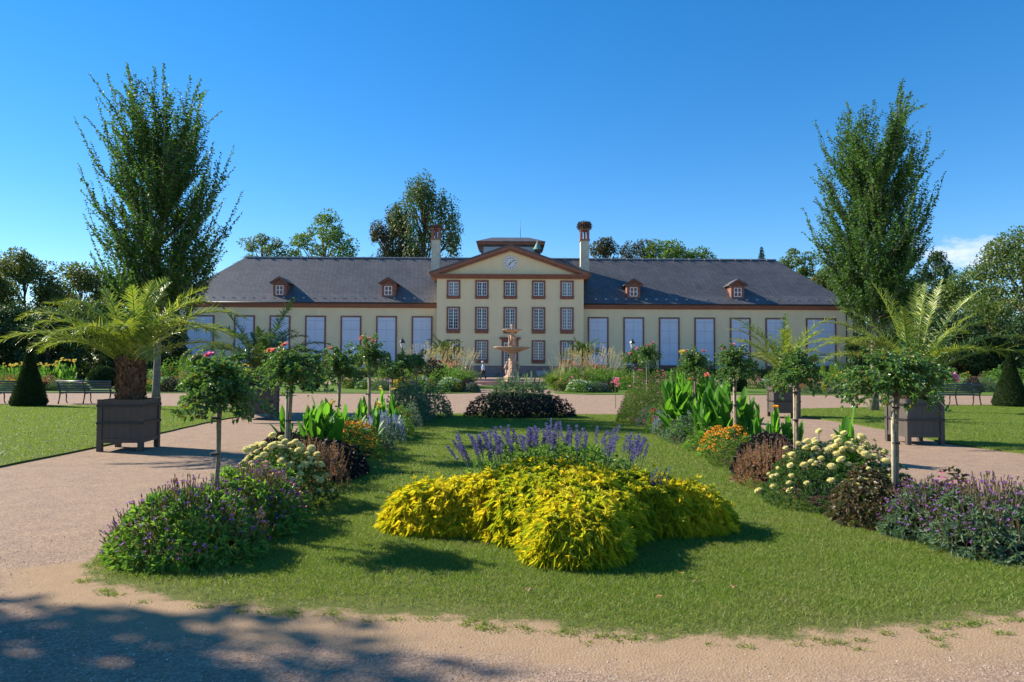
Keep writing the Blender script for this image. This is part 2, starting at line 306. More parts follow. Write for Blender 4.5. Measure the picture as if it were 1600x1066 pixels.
# ------------------------------------------------------------------ vectorised foliage
def nrm(a): return a/(np.linalg.norm(a, axis=-1, keepdims=True)+1e-9)
def kite(mb, P, D, U, L, W, m=0, fold=.3, pos=.42, droop=.0):
    P = np.asarray(P, float); n = len(P)
    if n == 0: return
    D = nrm(np.broadcast_to(D, (n, 3))); Sd = nrm(np.cross(D, U)); Un = np.cross(Sd, D)
    L = np.broadcast_to(np.asarray(L, float), (n,))[:, None]; W = np.broadcast_to(np.asarray(W, float), (n,))[:, None]
    a = P+D*L*pos+Sd*W*.5+Un*W*fold*.5; c = P+D*L*pos-Sd*W*.5+Un*W*fold*.5; t = P+D*L; t[:, 2] -= (L[:, 0]*droop)
    V = np.stack([P, a, t, c], 1).reshape(-1, 3); i = np.arange(n)[:, None]*4
    mb.add(V, np.concatenate([i+np.array([[0, 2, 1]]), i+np.array([[0, 3, 2]])]), m)
def strips(mb, P, D, U, L, W, m=0, seg=4, fold=.25, droop=.3, prof=None, curl=None):
    P = np.asarray(P, float); n = len(P)
    if n == 0: return
    D = nrm(np.broadcast_to(np.asarray(D, float), (n, 3))); Sd = nrm(np.cross(D, U)); Un = np.cross(Sd, D)
    L = np.broadcast_to(np.asarray(L, float), (n,)); W = np.broadcast_to(np.asarray(W, float), (n,)); dr = np.broadcast_to(np.asarray(droop, float), (n,))
    rows = []
    for j in range(seg+1):
        t = j/seg; wv = (prof(t) if prof else (math.sin(math.pi*min(1, t*.92+.06))**.8))
        c = P+D*(L*t)[:, None]; c = c-np.array([0, 0, 1.0])*(dr*L*t*t)[:, None]
        e = (W*wv*.5)[:, None]
        rows.append(np.stack([c+Sd*e+Un*e*fold, c, c-Sd*e+Un*e*fold], 1))
    V = np.stack(rows, 1).reshape(-1, 3); k = (seg+1)*3; i = np.arange(n)[:, None]*k; F = []
    for j in range(seg):
        for q in (0, 1): F.append(i+np.array([[j*3+q, j*3+q+1, j*3+3+q+1, j*3+3+q]]))
    mb.add(V, np.concatenate(F), m, True)
def lumps(rng, k=5, s=3.0):
    a = rng.normal(size=(k, 2))*s; p = rng.uniform(0, 6.28, k)
    return lambda x, y: sum(np.sin(a[i, 0]*x+a[i, 1]*y+p[i]) for i in range(k))/k
def rosettes(mb, rng, P, Nn, cnt, L, W, m=0, spread=1.0, droop=.25, mode='kite', fold=.3, seg=3):
    n = len(P); Pn = np.repeat(P, cnt, 0); Nr = np.repeat(nrm(Nn), cnt, 0)
    rv = rng.normal(size=(n*cnt, 3)); D = nrm(Nr+nrm(rv)*spread)
    Ls = L*rng.uniform(.6, 1.25, n*cnt); Ws = W*rng.uniform(.7, 1.2, n*cnt); U = Nr+rng.normal(size=D.shape)*.35
    if mode == 'kite': kite(mb, Pn, D, U, Ls, Ws, m, fold, droop=droop)
    else: strips(mb, Pn, D, U, Ls, Ws, m, seg, fold, droop)
def moundpts(rng, n, rx, ry, h, fill=.6, p=2.4, lump=.25, s=3.0):
    th = rng.uniform(0, 2*math.pi, n); r = np.sqrt(rng.uniform(0, 1, n)); x = r*np.cos(th); y = r*np.sin(th)
    lf = lumps(rng, 5, s); edge = 1+.12*lf(x*1.3+5, y*1.3); top = h*np.clip(1-r**p, 0, 1)**.75*(1+lump*lf(x, y)*1.4)+.02
    z = top*(1-np.clip(fill+.25*r**4*(fill > .3), 0, 1)*rng.uniform(0, 1, n)**(1.7-.9*r)); P = np.stack([x*rx*edge, y*ry*edge, z], 1)
    Nn = nrm(np.stack([x*r*1.2, y*r*1.2, np.full(n, .25)+.8*(1-r)], 1)+rng.normal(size=(n, 3))*.15); return P, Nn
def blossoms(mb, rng, P, r, m=0, k=7, cup=.35, up=None):       # little many-petalled heads
    for i in range(k):
        a = 2*math.pi*i/k+rng.uniform(0, .5, len(P)); 
        U = nrm((np.zeros_like(P)+np.array([0, -.35, 1.0]) if up is None else up)+rng.normal(size=P.shape)*.25)
        X = nrm(np.cross(U, np.array([.3, .9, .1]))); Y = np.cross(U, X)
        D = X*np.cos(a)[:, None]+Y*np.sin(a)[:, None]+U*cup
        kite(mb, P, D, U, r*rng.uniform(.8, 1.15, len(P)), r*.8, m, .1, .6)
def stems(mb, rng, P0, P1, r=.004, m=0):
    for a, b in zip(P0, P1):
        mid = (np.asarray(a)+b)/2+rng.normal(size=3)*.02; mb.tube([a, mid, b], [r, r*.8, r*.6], 4, m, False)

# ================================================================== GROUND
rng = np.random.default_rng(7); random.seed(7)
def struct(name, mb, m): return tag(mb.build(name, m), kind='structure')
g = MB(); g.poly([(-700, -60), (700, -60), (700, 1500), (-700, 1500)], 0); struct('ground', g, M['gravel'])
def px(pts): return [gp(x, y)[:2] for x, y in pts]
def dense(pts, step=.35, jit=.0, seed=1):
    r = np.random.default_rng(seed); out = []
    for i in range(len(pts)):
        a, b = np.array(pts[i]), np.array(pts[(i+1) % len(pts)]); k = max(1, int(np.linalg.norm(b-a)/step))
        for j in range(k): out.append(tuple(a+(b-a)*j/k+r.normal(size=2)*jit))
    return out
def inpoly(P, poly):
    x, y = P[:, 0], P[:, 1]; c = np.zeros(len(P), bool); n = len(poly); j = n-1
    for i in range(n):
        xi, yi = poly[i]; xj, yj = poly[j]
        if yi != yj: c ^= ((yi > y) != (yj > y)) & (x < (xj-xi)*(y-yi)/(yj-yi)+xi)
        j = i
    return c
LBX0, LBX1, RBX0, RBX1 = -3.42, -2.36, 3.34, 4.5
front = px([(118, 903), (180, 925), (300, 948), (440, 962), (600, 966), (760, 975), (900, 990), (1020, 1002), (1130, 1003), (1300, 1000), (1450, 985), (1600, 966), (1800, 930), (1880, 880)])
lawnc = front+[(4.62, 6.6), (4.62, 21.6), (3.2, 22.0), (.4, 22.3), (-2.3, 22.0), (-3.5, 21.4), (-3.5, 6.2)]
def inset(P, d): return [(x, y+d) for x, y in P]
m_ = MB(); m_.poly(dense([(max(x, -3.5), y+.34) for x, y in front]+lawnc[len(front):], .25, .012, 3), .006); struct('central_lawn', m_, M['lawn'])
def edgestrip():
    # worn edge between lawn and gravel: one ribbon, a weight attribute runs from turf (0) over bare dirt to gravel (1)
    f = np.array([(-3.40, front[0][1]+.40)]+front); t = np.linspace(0, len(f)-1, 260); X = np.interp(t, range(len(f)), f[:, 0]); Y = np.interp(t, range(len(f)), f[:, 1])
    g_ = np.gradient(np.stack([X, Y], 1), axis=0); nn = nrm(np.stack([-g_[:, 1], g_[:, 0]], 1)); rows = np.linspace(-1.0, .75, 28)
    V = np.concatenate([np.stack([X-nn[:, 0]*-d, Y+nn[:, 1]*d, np.full(260, .0006+.0079*(d+1.0)/1.75)], 1) for d in rows]); F = [(i*260+j, i*260+j+1, (i+1)*260+j+1, (i+1)*260+j) for i in range(27) for j in range(259)]
    q = MB(); q.add(V, F, 0); m, n, b = newmat('worn_lawn_edge'); at = N(n, 'ShaderNodeAttribute', attribute_name='wear')
    ns = N(n, 'ShaderNodeMath', operation='MULTIPLY_ADD'); n.links.new(noise(n, 3.2, 7, .7), ns.inputs[0]); ns.inputs[1].default_value = .55; ns.inputs[2].default_value = -.275
    ad = N(n, 'ShaderNodeMath', operation='ADD'); n.links.new(at.outputs['Fac'], ad.inputs[0]); n.links.new(ns.outputs[0], ad.inputs[1])
    fine = noise(n, 90, 3, .7); lawn_ = mixc(n, noise(n, 4, 6, .65), (.07, .105, .02), (.16, .15, .05)); dirt_ = mixc(n, noise(n, 7, 6, .7), (.27, .18, .105), (.42, .29, .17)); v = N(n, 'ShaderNodeTexVoronoi'); v.inputs['Scale'].default_value = 70; n.links.new(N(n, 'ShaderNodeTexCoord').outputs['Object'], v.inputs['Vector'])
    grv = gravel_col(n, v)
    def rng_(a, b_): r_ = N(n, 'ShaderNodeMapRange'); r_.inputs[1].default_value = a; r_.inputs[2].default_value = b_; n.links.new(ad.outputs[0], r_.inputs[0]); return r_.outputs[0]
    c = mixc(n, rng_(.46, .54), lawn_, dirt_); c = mixc(n, rng_(.80, 1.0), c, grv); n.links.new(c, b.inputs['Base Color']); b.inputs['Roughness'].default_value = .95; b.inputs['Specular IOR Level'].default_value = .1
    bump(n, b, mixc(n, .5, v.outputs['Distance'], fine), .5, .012)
    o = q.build('bare_dirt_edge', m); at_ = o.data.attributes.new('wear', 'FLOAT', 'POINT'); at_.data.foreach_set('value', np.repeat(np.interp(rows, [-1, -.6, .75], [1.15, 1, 0]), 260).astype(np.float32)); return tag(o, kind='structure')
edgestrip()
soilL = [(LBX0+.15, 6.0), (-2.8, 5.6), (LBX1, 5.9), (LBX1, 21.3), (LBX0, 21.3)]; soilR = [(RBX0+.05, 7.6), (3.72, 6.4), (4.0, 5.85), (4.3, 5.65), (RBX1, 5.9), (RBX1, 21.3), (RBX0, 21.3)]
m_ = MB(); m_.poly(dense(soilL, .2, .02, 8), .010); struct('left_bed_soil', m_, M['soil'])
m_ = MB(); m_.poly(dense(soilR, .2, .03, 9), .010); struct('right_bed_soil', m_, M['soil'])
lawnL = px([(-900, 860), (-300, 775), (0, 731), (80, 715), (152, 700), (200, 689), (255, 677), (338, 658), (388, 650), (396, 643), (384, 638), (284, 636), (0, 634), (-400, 631), (-900, 629)])
lawnR = px([(1235, 646), (1254, 652), (1320, 661), (1382, 672), (1480, 694), (1600, 710), (1760, 742), (2300, 840), (2300, 633), (1800, 633), (1551, 634), (1400, 636.5), (1254, 640)])
m_ = MB(); m_.slab(dense(lawnL, .5, .02, 10), 0, .03); struct('left_lawn', m_, M['lawn'])
m_ = MB(); m_.slab(dense(lawnR, .5, .02, 11), 0, .03); struct('right_lawn', m_, M['lawn'])
lawnF1 = [(-70, 33.8), (-26, 34.6), (-9, 36.2), (-3.4, 36.4), (-1.9, 37.4), (-1.9, 39.0), (-4.0, 40.2), (-9, 49.5), (-70, 49.5)]
lawnF2 = [(70, 37.0), (26, 37.6), (9, 36.4), (3.8, 36.2), (2.3, 37.4), (2.2, 39.0), (4.2, 40.2), (9, 49.5), (70, 49.5)]
lawnF3 = [(-3.2, 43.2), (3.2, 43.2), (4.6, 49.3), (-4.6, 49.3)]
for nm_, pl in (('far_left_lawn', lawnF1), ('far_right_lawn', lawnF2), ('fountain_lawn', lawnF3)):
    m_ = MB(); m_.slab(dense(pl, 1.0, .02, 12), 0, .03); struct(nm_, m_, M['lawnf'])
m_ = MB(); m_.slab([(-300, 52), (-34, 52), (-46, 76), (-46, 130), (46, 130), (46, 76), (34, 52), (300, 52), (300, 500), (-300, 500)], 0, .02); struct('woodland_floor', m_, M['lawnf'])

def blades(name, poly, n, y0, y1, L, W, mats, holes=(), seed=1, edgefn=None, zb=.018):
    r = np.random.default_rng(seed); xs = [p[0] for p in poly]; x0, x1 = max(min(xs), -30), min(max(xs), 34)
    P = np.stack([r.uniform(x0, x1, n), r.uniform(y0, y1, n)], 1); k = inpoly(P, poly)
    vis = np.abs(P[:, 0]) < P[:, 1]*.78+.6; k &= vis
    for h in holes: k &= ~inpoly(P, h)
    if edgefn is not None: k &= edgefn(P, r)
    P = P[k]; n = len(P); P3 = np.concatenate([P, np.full((n, 1), zb)], 1)
    D = nrm(np.stack([r.normal(size=n)*.55, r.normal(size=n)*.55, np.ones(n)], 1)); U = r.normal(size=(n, 3))
    Sd = nrm(np.cross(D, U)); Ls = L*r.uniform(.5, 1.3, n)[:, None]; Ws = W*r.uniform(.7, 1.2, n)[:, None]
    V = np.stack([P3-Sd*Ws/2, P3+Sd*Ws/2, P3+D*Ls+nrm(D*[1, 1, 0])*Ls*.3], 1).reshape(-1, 3)
    mb = MB(); mb.add(V, np.arange(n)[:, None]*3+np.array([[0, 1, 2]])); o = mb.build(name, mats); tag(o, kind='stuff'); return o
lfz = lumps(np.random.default_rng(3), 7, 3.5)
fr = np.array(front)
def frontdist(P):       # metres behind the lawn's ragged front edge
    return P[:, 1]-np.interp(P[:, 0], fr[:, 0], fr[:, 1])
def edge(P, r):
    d = frontdist(P)+.12*lfz(P[:, 0]*1.5, P[:, 1]*1.5); lim = .42+.18*lfz(P[:, 0]*.6+3, P[:, 1]*.2); pz = np.clip((d-.0)/np.maximum(lim, .06), 0, 1)**1.3
    patch = .5+.5*np.clip(1+1.6*lfz(P[:, 0]*.5, P[:, 1]*.5+7), 0, 1)
    return r.uniform(0, 1, len(P)) < pz*patch
o = blades('short_grass', lawnc, 620000, 3.9, 8.5, .025, .0040, M['blade'], (soilL, soilR), 21, edge); tag(o, 'short mown grass of the near part of the central lawn', 'grass')
o = blades('short_grass', lawnc, 420000, 8.5, 22.0, .028, .0068, M['blade'], (soilL, soilR), 22); tag(o, 'short mown grass of the far part of the central lawn', 'grass')
o = blades('short_grass', lawnL, 460000, 8, 32, .030, .011, M['bladefar'], (), 23, zb=.03); tag(o, 'bright mown grass of the left lawn beside the gravel path', 'grass')
o = blades('short_grass', lawnR, 460000, 9, 32, .030, .011, M['bladefar'], (), 24, zb=.03); tag(o, 'mown grass of the right lawn around the palm tub', 'grass')
# grass tufts creeping into the dirt
r = np.random.default_rng(31); mb = MB()
for i in range(70):
    x = r.uniform(-3.2, 3.6); y = np.interp(x, fr[:, 0], fr[:, 1])-abs(r.normal())*.10+.03; k = r.integers(12, 60)
    P = np.stack([x+r.normal(size=k)*.03, y+r.normal(size=k)*.02, np.full(k, .004)], 1)
    D = np.stack([r.normal(size=k)*.9, r.normal(size=k)*.9, np.full(k, .7)], 1); kite(mb, P, D, r.normal(size=(k, 3)), .03, .005)
tag(mb.build('grass_tufts', M['blade']), 'stray grass tufts creeping into the bare dirt edge', 'grass', kind='stuff')
# grit on the near gravel
r = np.random.default_rng(32); n = 26000; y = 2.9+3.6*r.uniform(0, 1, n)**1.3; x = r.uniform(-.78, .78, n)*(y+.3)
k = ~inpoly(np.stack([x, y+.06], 1), lawnc); x, y = x[k], y[k]; n = len(x); s_ = (.0022+.0045*r.uniform(0, 1, n)**4)[:, None]
base = np.array([[1, 0, 0], [0, 1, 0], [-1, 0, 0], [0, -1, 0], [0, 0, .8], [0, 0, -.8]]); c = np.stack([x, y, np.full(n, .003)], 1)
V = (c[:, None]+(base[None]+r.normal(size=(n, 6, 3))*.2)*s_[:, None]).reshape(-1, 3)
Fq = np.array([[0, 1, 4], [1, 2, 4], [2, 3, 4], [3, 0, 4]]); mb = MB(); mb.add(V, (np.arange(n)[:, None, None]*6+Fq).reshape(-1, 3)); tag(mb.build('loose_grit', M['pebble']), 'loose grit scattered over the near gravel path', 'gravel', kind='stuff')

# ================================================================== BUILDING
BX, BY = -.23, 82.0
bld = tag(empty('pavilion', (BX, BY, 0)), 'long cream pavilion with slate roofs, clock gable and red stone window frames', 'building')
w_ = MB(); w_.box(-8.57, 0, 1.3, 8.57, 17, 12.0); w_.prism([(-9.0, 12.0), (9.0, 12.0), (0, 15.1)], .05, 3)
w_.build('wall', M['wall'], bld)
for s in (-1, 1):
    q = MB(); q.box(*((8.57, 1.5, .95, 40.7, 16, 8.3) if s > 0 else (-40.7, 1.5, .95, -8.57, 16, 8.3))); q.build('wing_wall', M['wall'], bld)
    q = MB(); q.box(*((8.6, 1.42, 0, 40.8, 16.1, .95) if s > 0 else (-40.8, 1.42, 0, -8.6, 16.1, .95))); q.build('plinth', M['plinth'], bld)
q = MB(); q.box(-8.65, -.08, 0, 8.65, 17.1, 1.3); q.build('plinth', M['plinth'], bld)
q = MB(); q.box(-1.3, -1.0, 0, 1.1, -.08, .17); q.box(-1.15, -.7, .17, .95, -.08, .34); q.box(-1.0, -.4, .34, .8, -.08, .5); q.build('steps', M['plinth'], bld)
# main roof with flared eaves
EX, BRX, RX = 41.3, 39.6, 34.2
def ringr(x, y0, y1, z): return [(-x, y0, z), (x, y0, z), (x, y1, z), (-x, y1, z)]
q = MB(); V = ringr(EX, .95, 16.5, 8.72)+ringr(BRX, 2.5, 15.0, 9.85)+[(-RX, 8.6, 15.1), (RX, 8.6, 15.1)]+ringr(EX, .95, 16.5, 8.60)
q.add(V, [(0, 1, 5, 4), (2, 3, 7, 6), (4, 5, 9, 8), (6, 7, 8, 9), (10, 11, 1, 0), (12, 13, 3, 2), (13, 12, 11, 10)]); q.add(V, [(1, 2, 6, 5), (3, 0, 4, 7), (11, 12, 2, 1), (13, 10, 0, 3)]); q.add(V, [(5, 6, 9), (7, 4, 8)])
mr = q.build('roof', M['slate'], bld)
q = MB(); q.box(-RX-.1, 8.48, 15.08, RX+.1, 8.72, 15.2)
for i in range(34):
    x = -33+i*2.0
    if abs(x) > 5: q.box(x-.05, 8.3, 14.95, x+.05, 8.5, 15.22)
q.build('ridge_flashing', M['zinc'], mr)
q = MB(); q.box(-.12, 0, 0, .12, .05, .11); sg = q.mesh('snow_guard', M['zinc'])
for i in range(66):
    x = -39+i*1.2
    if abs(x) > 9.2: o = bpy.data.objects.new('snow_guard', sg); col.objects.link(o); o.parent = mr; o.location = (x, 1.62, 9.22)
for s in (-1, 1):       # wing eaves cornice
    q = MB(); a, b = (8.57, 41.1) if s > 0 else (-41.1, -8.57)
    q.box(a, 1.02, 8.42, b, 1.5, 8.60); q.box(a, 1.18, 8.22, b, 1.5, 8.42); q.box(a, 1.34, 8.08, b, 1.5, 8.22)
    e0, e1 = (40.7, 41.1) if s > 0 else (-41.1, -40.7); q.box(e0, 1.5, 8.42, e1, 16.2, 8.6)
    q.build('eaves_cornice', M['cornice'], bld)
    q = MB(); q.tube([(a, .90, 8.62), (b, .90, 8.62)], .08, 8); q.build('gutter', M['iron'], bld)
    q = MB(); xx = s*39.9; q.tube([(xx, 1.40, 8.5), (xx, 1.40, .2)], .06, 8); q.build('downpipe', M['iron'], bld)
# gable roof of the centre
q = MB(); T = .16
q.prism([(-9.45, 12.0), (0, 15.28), (9.45, 12.0), (9.45, 12.0+T), (0, 15.28+T), (-9.45, 12.0+T)], -.62, 16.8); gr = q.build('gable_roof', M['slate'], bld)
q = MB()
def rake(s):
    P = [(0, 15.27), (s*9.3, 12.04), (s*9.3, 11.96), (s*8.5, 11.96), (0, 14.92)]
    return P if s < 0 else P[::-1]
q.prism(rake(-1), -.55, -.1); q.prism(rake(1), -.55, -.1)
q.prism([(0, 14.92), (-8.5, 11.96), (-7.95, 11.96), (0, 14.72)], -.3, -.05); q.prism([(0, 14.92), (0, 14.72), (7.95, 11.96), (8.5, 11.96)], -.3, -.05)
q.box(-9.4, -.60, 11.80, 9.4, -.1, 11.955); q.box(-9.2, -.42, 11.62, 9.2, -.05, 11.80); q.box(-9.0, -.26, 11.44, 9.0, 0, 11.62)
q.box(8.6, 0, 11.6, 9.3, 16.8, 11.95); q.box(-9.3, 0, 11.6, -8.6, 16.8, 11.95)
q.build('pediment_moulding', M['cornice'], bld)
# clock
q = MB(); q.tube([(0, .04, 13.3), (0, -.06, 13.3)], .80, 40, sm=False); dl = q.build('clock', M['dial'], bld)
q = MB()
for i in range(12):
    a = i*math.pi/6; n0 = len(q.V); L_ = .13 if i % 3 else .17; q.box(-.045, -.075, .52, .045, -.064, .52+L_); q.xf(Matrix.Translation((0, 0, 13.3)) @ Matrix.Rotation(a, 4, 'Y'), n0)
q.build('hour_mark', M['black'], dl)
for nm, a, L_, w0 in (('minute_hand', R(50), .52, .03), ('hour_hand', R(215), .36, .045)):
    q = MB(); q.box(-w0, -.095 if 'min' in nm else -.088, -.08, w0, -.082 if 'min' in nm else -.077, L_); q.xf(Matrix.Translation((0, 0, 13.3)) @ Matrix.Rotation(a, 4, 'Y')); q.build(nm, M['black'], dl)
# windows of the centre
def window(x, z0, z1, fz0, fz1, nx, nz_, pane, hw=.575):
    q = MB(); t = .07; y = -.045
    q.box(x-hw, y, z0, x-hw+t, 0.0, z1); q.box(x+hw-t, y, z0, x+hw, 0.0, z1); q.box(x-hw+t, y, z0, x+hw-t, 0, z0+t); q.box(x-hw+t, y, z1-t, x+hw-t, 0, z1); q.box(x-.06, y-.01, z0+t, x+.06, 0, z1-t)
    for s in (-1, 1):
        a, b = (x-hw+t, x-.06) if s < 0 else (x+.06, x+hw-t)
        for i in range(1, nx): u = a+(b-a)*i/nx; q.box(u-.018, y+.012, z0+t, u+.018, -.003, z1-t)
        for j in range(1, nz_): v = z0+t+(z1-z0-2*t)*j/nz_; q.box(a, y+.009, v-.02, b, -.004, v+.02)
    wd = q.build('window', M['whitepaint'], bld)
    q = MB(); W = .785; yy = -.10
    q.box(x-W, yy, fz0, x+W, -.002, z0-.01); q.box(x-W, yy, z1+.01, x+W, -.002, fz1); q.box(x-W, yy+.003, z0-.01, x-hw-.005, -.002, z1+.01); q.box(x+hw+.005, yy+.003, z0-.01, x+W, -.002, z1+.01)
    q.box(x-W-.06, yy-.06, z0-.14, x+W+.06, yy-.001, z0-.03)
    q.build('window_surround', M['sand'], wd)
    q = MB(); q.box(x-hw+.01, -.012, z0+.01, x+hw-.01, -.001, z1-.01); q.build('pane', pane, wd)
for i in range(5):
    x = (i-2)*3.31; pl = M['panelight'] if i == 4 else M['pane']
    window(x, 9.47, 11.04, 9.08, 11.28, 2, 4, M['panelight'] if i in (0, 4) else M['pane'])
    window(x, 5.58, 7.95, 5.05, 8.14, 2, 6, pl)
    if i != 2: window(x, 2.05, 4.09, 1.56, 4.28, 2, 6, pl)
q = MB(); q.box(-.72, -.07, .5, .72, -.002, 1.75); q.box(-.72, -.06, 1.75, -.60, -.002, 4.0); q.box(.60, -.06, 1.75, .72, -.002, 4.0); q.box(-.07, -.07, 1.75, .07, -.002, 4.0); q.box(-.60, -.06, 3.88, -.07, -.002, 4.0); q.box(.07, -.06, 3.88, .60, -.002, 4.0); q.box(-.6, -.065, 2.95, -.07, -.002, 3.2); q.box(.07, -.065, 2.95, .6, -.002, 3.2)
for s in (-1, 1):
    c0 = s*.335; q.box(c0-.02, -.045, 1.75, c0+.02, -.004, 2.95); q.box(c0-.02, -.045, 3.2, c0+.02, -.004, 3.88)
    for z in (2.05, 2.35, 2.65, 3.54): q.box(min(s*.07, s*.6), -.042, z-.02, max(s*.07, s*.6), -.005, z+.02)
dr = q.build('door', M['whitepaint'], bld)
q = MB(); q.box(-.6, -.014, 1.75, -.07, -.001, 3.9); q.box(.07, -.014, 1.75, .6, -.001, 3.9); q.build('door_pane', M['pane'], dr)
q = MB(); q.box(-.95, -.14, .5, -.725, -.002, 4.28); q.box(.725, -.14, .5, .95, -.002, 4.28); q.box(-.725, -.14, 4.02, .725, -.002, 4.28); q.box(-1.05, -.2, 4.28, 1.05, -.002, 4.45); q.box(-1.22, -.34, 4.45, 1.22, -.002, 4.62); q.build('door_surround', M['sand'], dr)
q = MB(); q.box(3.1, -.14, .2, 4.5, -.082, .75); q.build('cellar_vent', M['zinc'], bld)
# tall shuttered openings of the wings
for s in (-1, 1):
    for k in range(7):
        x, hw = (s*(10.45+4.215*k), 1.06) if k < 6 else (s*36.9, 1.62)
        z0, z1 = 1.45, 6.95; y = 1.5
        q = MB(); q.box(x-hw, y-.05, z0, x+hw, y-.001, z1); pn = q.build('shutter_panel', M['panel'], bld)
        q = MB(); q.box(x-.012, y-.062, z0, x+.012, y-.052, z1)
        for z in (z0+(z1-z0)*.22, z0+(z1-z0)*.48, z0+(z1-z0)*.735, z1-.42): q.box(x-hw, y-.060, z-.022, x+hw, y-.052, z+.022)
        q.build('panel_seam', M['seam'], pn)
        q = MB(); W = hw+.17; q.box(x-W, y-.12, z0-.4, x-hw, y-.002, z1+.17); q.box(x+hw, y-.12, z0-.4, x+W, y-.002, z1+.17); q.box(x-hw, y-.12, z1, x+hw, y-.002, z1+.17); q.box(x-hw, y-.14, z0-.4, x+hw, y-.002, z0); q.build('stone_frame', M['sand'], pn)
# dormers
for x in (-27.6, -14.6, 14.75, 27.2):
    q = MB(); W = .78; yf = 2.0; z0 = 9.45; z1 = 11.0
    q.box(x-W, yf, z0, x+W, 4.3, z1); q.prism([(x-W, z1), (x+W, z1), (x, z1+.5)], yf, 5.2); dm = q.build('dormer', M['sand'], bld)
    q = MB(); q.prism([(x-1.12, z1+.0), (x, z1+.72), (x+1.12, z1+.0), (x+1.12, z1+.1), (x, z1+.84), (x-1.12, z1+.1)], yf-.34, 5.6); q.build('dormer_roof', M['slate'], dm)
    q = MB(); q.prism([(x-1.05, z1-.05), (x-.9, z1-.05), (x, z1+.55), (x+.9, z1-.05), (x+1.05, z1-.05), (x, z1+.70)], yf-.3, yf-.02); q.box(x-1.0, yf-.22, z1-.14, x+1.0, yf-.01, z1-.04); q.build('dormer_pediment', M['cornice'], dm)
    q = MB(); a = .46; q.box(x-a, yf-.05, z0+.2, x-a+.09, yf-.001, z1-.25); q.box(x+a-.09, yf-.05, z0+.2, x+a, yf-.001, z1-.25); q.box(x-.05, yf-.05, z0+.2, x+.05, yf-.001, z1-.25)
    for z in (z0+.24, z0+.75, z1-.29): q.box(x-a+.09, yf-.046, z-.04, x-.05, yf-.001, z+.04); q.box(x+.05, yf-.046, z-.04, x+a-.09, yf-.001, z+.04)
    dw = q.build('dormer_window', M['whitepaint'], dm)
# roof lantern, turret, rod
q = MB(); q.box(-3.7, 5.6, 13.5, 3.75, 11.4, 16.35); cp = q.build('attic_storey', M['slate'], bld)
for s in (-1, 1): q = MB(); q.box(s*2.3-1.1, 5.52, 15.0, s*2.3+1.1, 5.59, 16.1); q.build('lattice_panel', M['zinc'], cp)
q = MB(); q.box(-4.15, 5.2, 16.35, 4.2, 11.8, 16.6); q.box(-4.25, 5.1, 16.6, 4.3, 11.9, 16.75); q.build('attic_cornice', M['sand'], cp)
q = MB(); V = ringr(4.32, 5.02, 12.0, 16.75)+ringr(2.35, 7.0, 10.0, 17.55); q.add(V, [(0, 1, 5, 4), (1, 2, 6, 5), (2, 3, 7, 6), (3, 0, 4, 7), (4, 5, 6, 7)]); q.build('attic_roof', M['slate'], cp)
q = MB(); q.tube([(1.25, 8.5, 17.5), (1.25, 8.5, 20.0)], [.035, .02], 6); q.build('lightning_rod', M['iron'], cp)
q = MB(); q.lathe([(.34, 12.6), (.34, 15.35), (.42, 15.35), (.42, 15.5)], 12, 0, (3.3, 3.9, 0)); tr = q.build('turret', M['slate'], bld)
q = MB(); q.lathe([(.62, 15.5), (.5, 15.62), (.28, 16.05), (.1, 16.4), (.03, 16.85), (0, 16.9)], 12, 0, (3.3, 3.9, 0)); q.build('copper_cap', M['verdigris'], tr)
for s, x in ((-1, -9.35), (1, 9.25)):
    q = MB(); q.box(x-.52, 5.2, 12.2, x+.52, 6.4, 16.9); ch = q.build('chimney', M['chimcream'], bld)
    q = MB(); q.box(x-.62, 5.1, 16.9, x+.62, 6.5, 17.08)
    for a in (-1, 1):
        for b in (0, 1): q.box(x+a*.42-.13, 5.2+b*.9, 17.08, x+a*.42+.13, 5.5+b*.9, 18.2)
    q.box(x-.12, 5.55, 17.08, x+.12, 6.05, 18.2); q.box(x-.60, 5.12, 18.2, x+.60, 6.48, 18.42); q.build('brick_cap', M['brick'], ch)
# stork nests
for x, rr, hh, lb in ((9.25, .85, .95, 'large stork nest of twigs on the right chimney'), (-9.35, .78, .35, 'low stork nest of twigs on the left chimney')):
    e = tag(empty('stork_nest', (BX+x, BY+5.8, 18.42)), lb, 'nest', 'stork nests on the chimneys'); r = np.random.default_rng(int(rr*100)); q = MB()
    n = 1500; th = r.uniform(0, 6.283, n); u = r.uniform(0, 1, n); rad = rr*(.72+.3*np.sin(u*math.pi))*r.uniform(.75, 1.05, n)
    P = np.stack([np.cos(th)*rad, np.sin(th)*rad, u*hh-.08], 1); D = np.stack([-np.sin(th), np.cos(th), r.normal(size=n)*.4], 1)+r.normal(size=(n, 3))*.4
    kite(q, P, D, r.normal(size=(n, 3)), .4, .05); q.lathe([(0, .0), (rr*.7, .0), (rr*.9, hh*.4), (rr*.8, hh*.9), (rr*.4, hh*.8), (0, hh*.75)], 16); q.build('twigs', M['nest'], e)
# small building behind on the right (only its parapet and chimney block show)
e = tag(empty('outbuilding', (44.8, 100, 0)), 'cream outbuilding with balustraded chimney top behind the right hip of the roof', 'building')
q = MB(); q.box(-1.4, 0, 0, 3.4, 5, 12.4); q.build('wall', M['chimcream'], e); q = MB(); q.box(-1.5, -.1, 12.4, 1.9, 3.0, 12.7); q.box(-1.5, -.1, 13.9, 1.9, 3.0, 14.15)
for i in range(7): q.box(-1.45+i*.53, -.05, 12.7, -1.25+i*.53, .2, 13.9)
q.build('balustrade', M['sand'], e); q = MB(); q.prism([(-1.6, 14.15), (2.0, 14.15), (.2, 14.6)], 0, 3); q.build('roof', M['sand'], e)

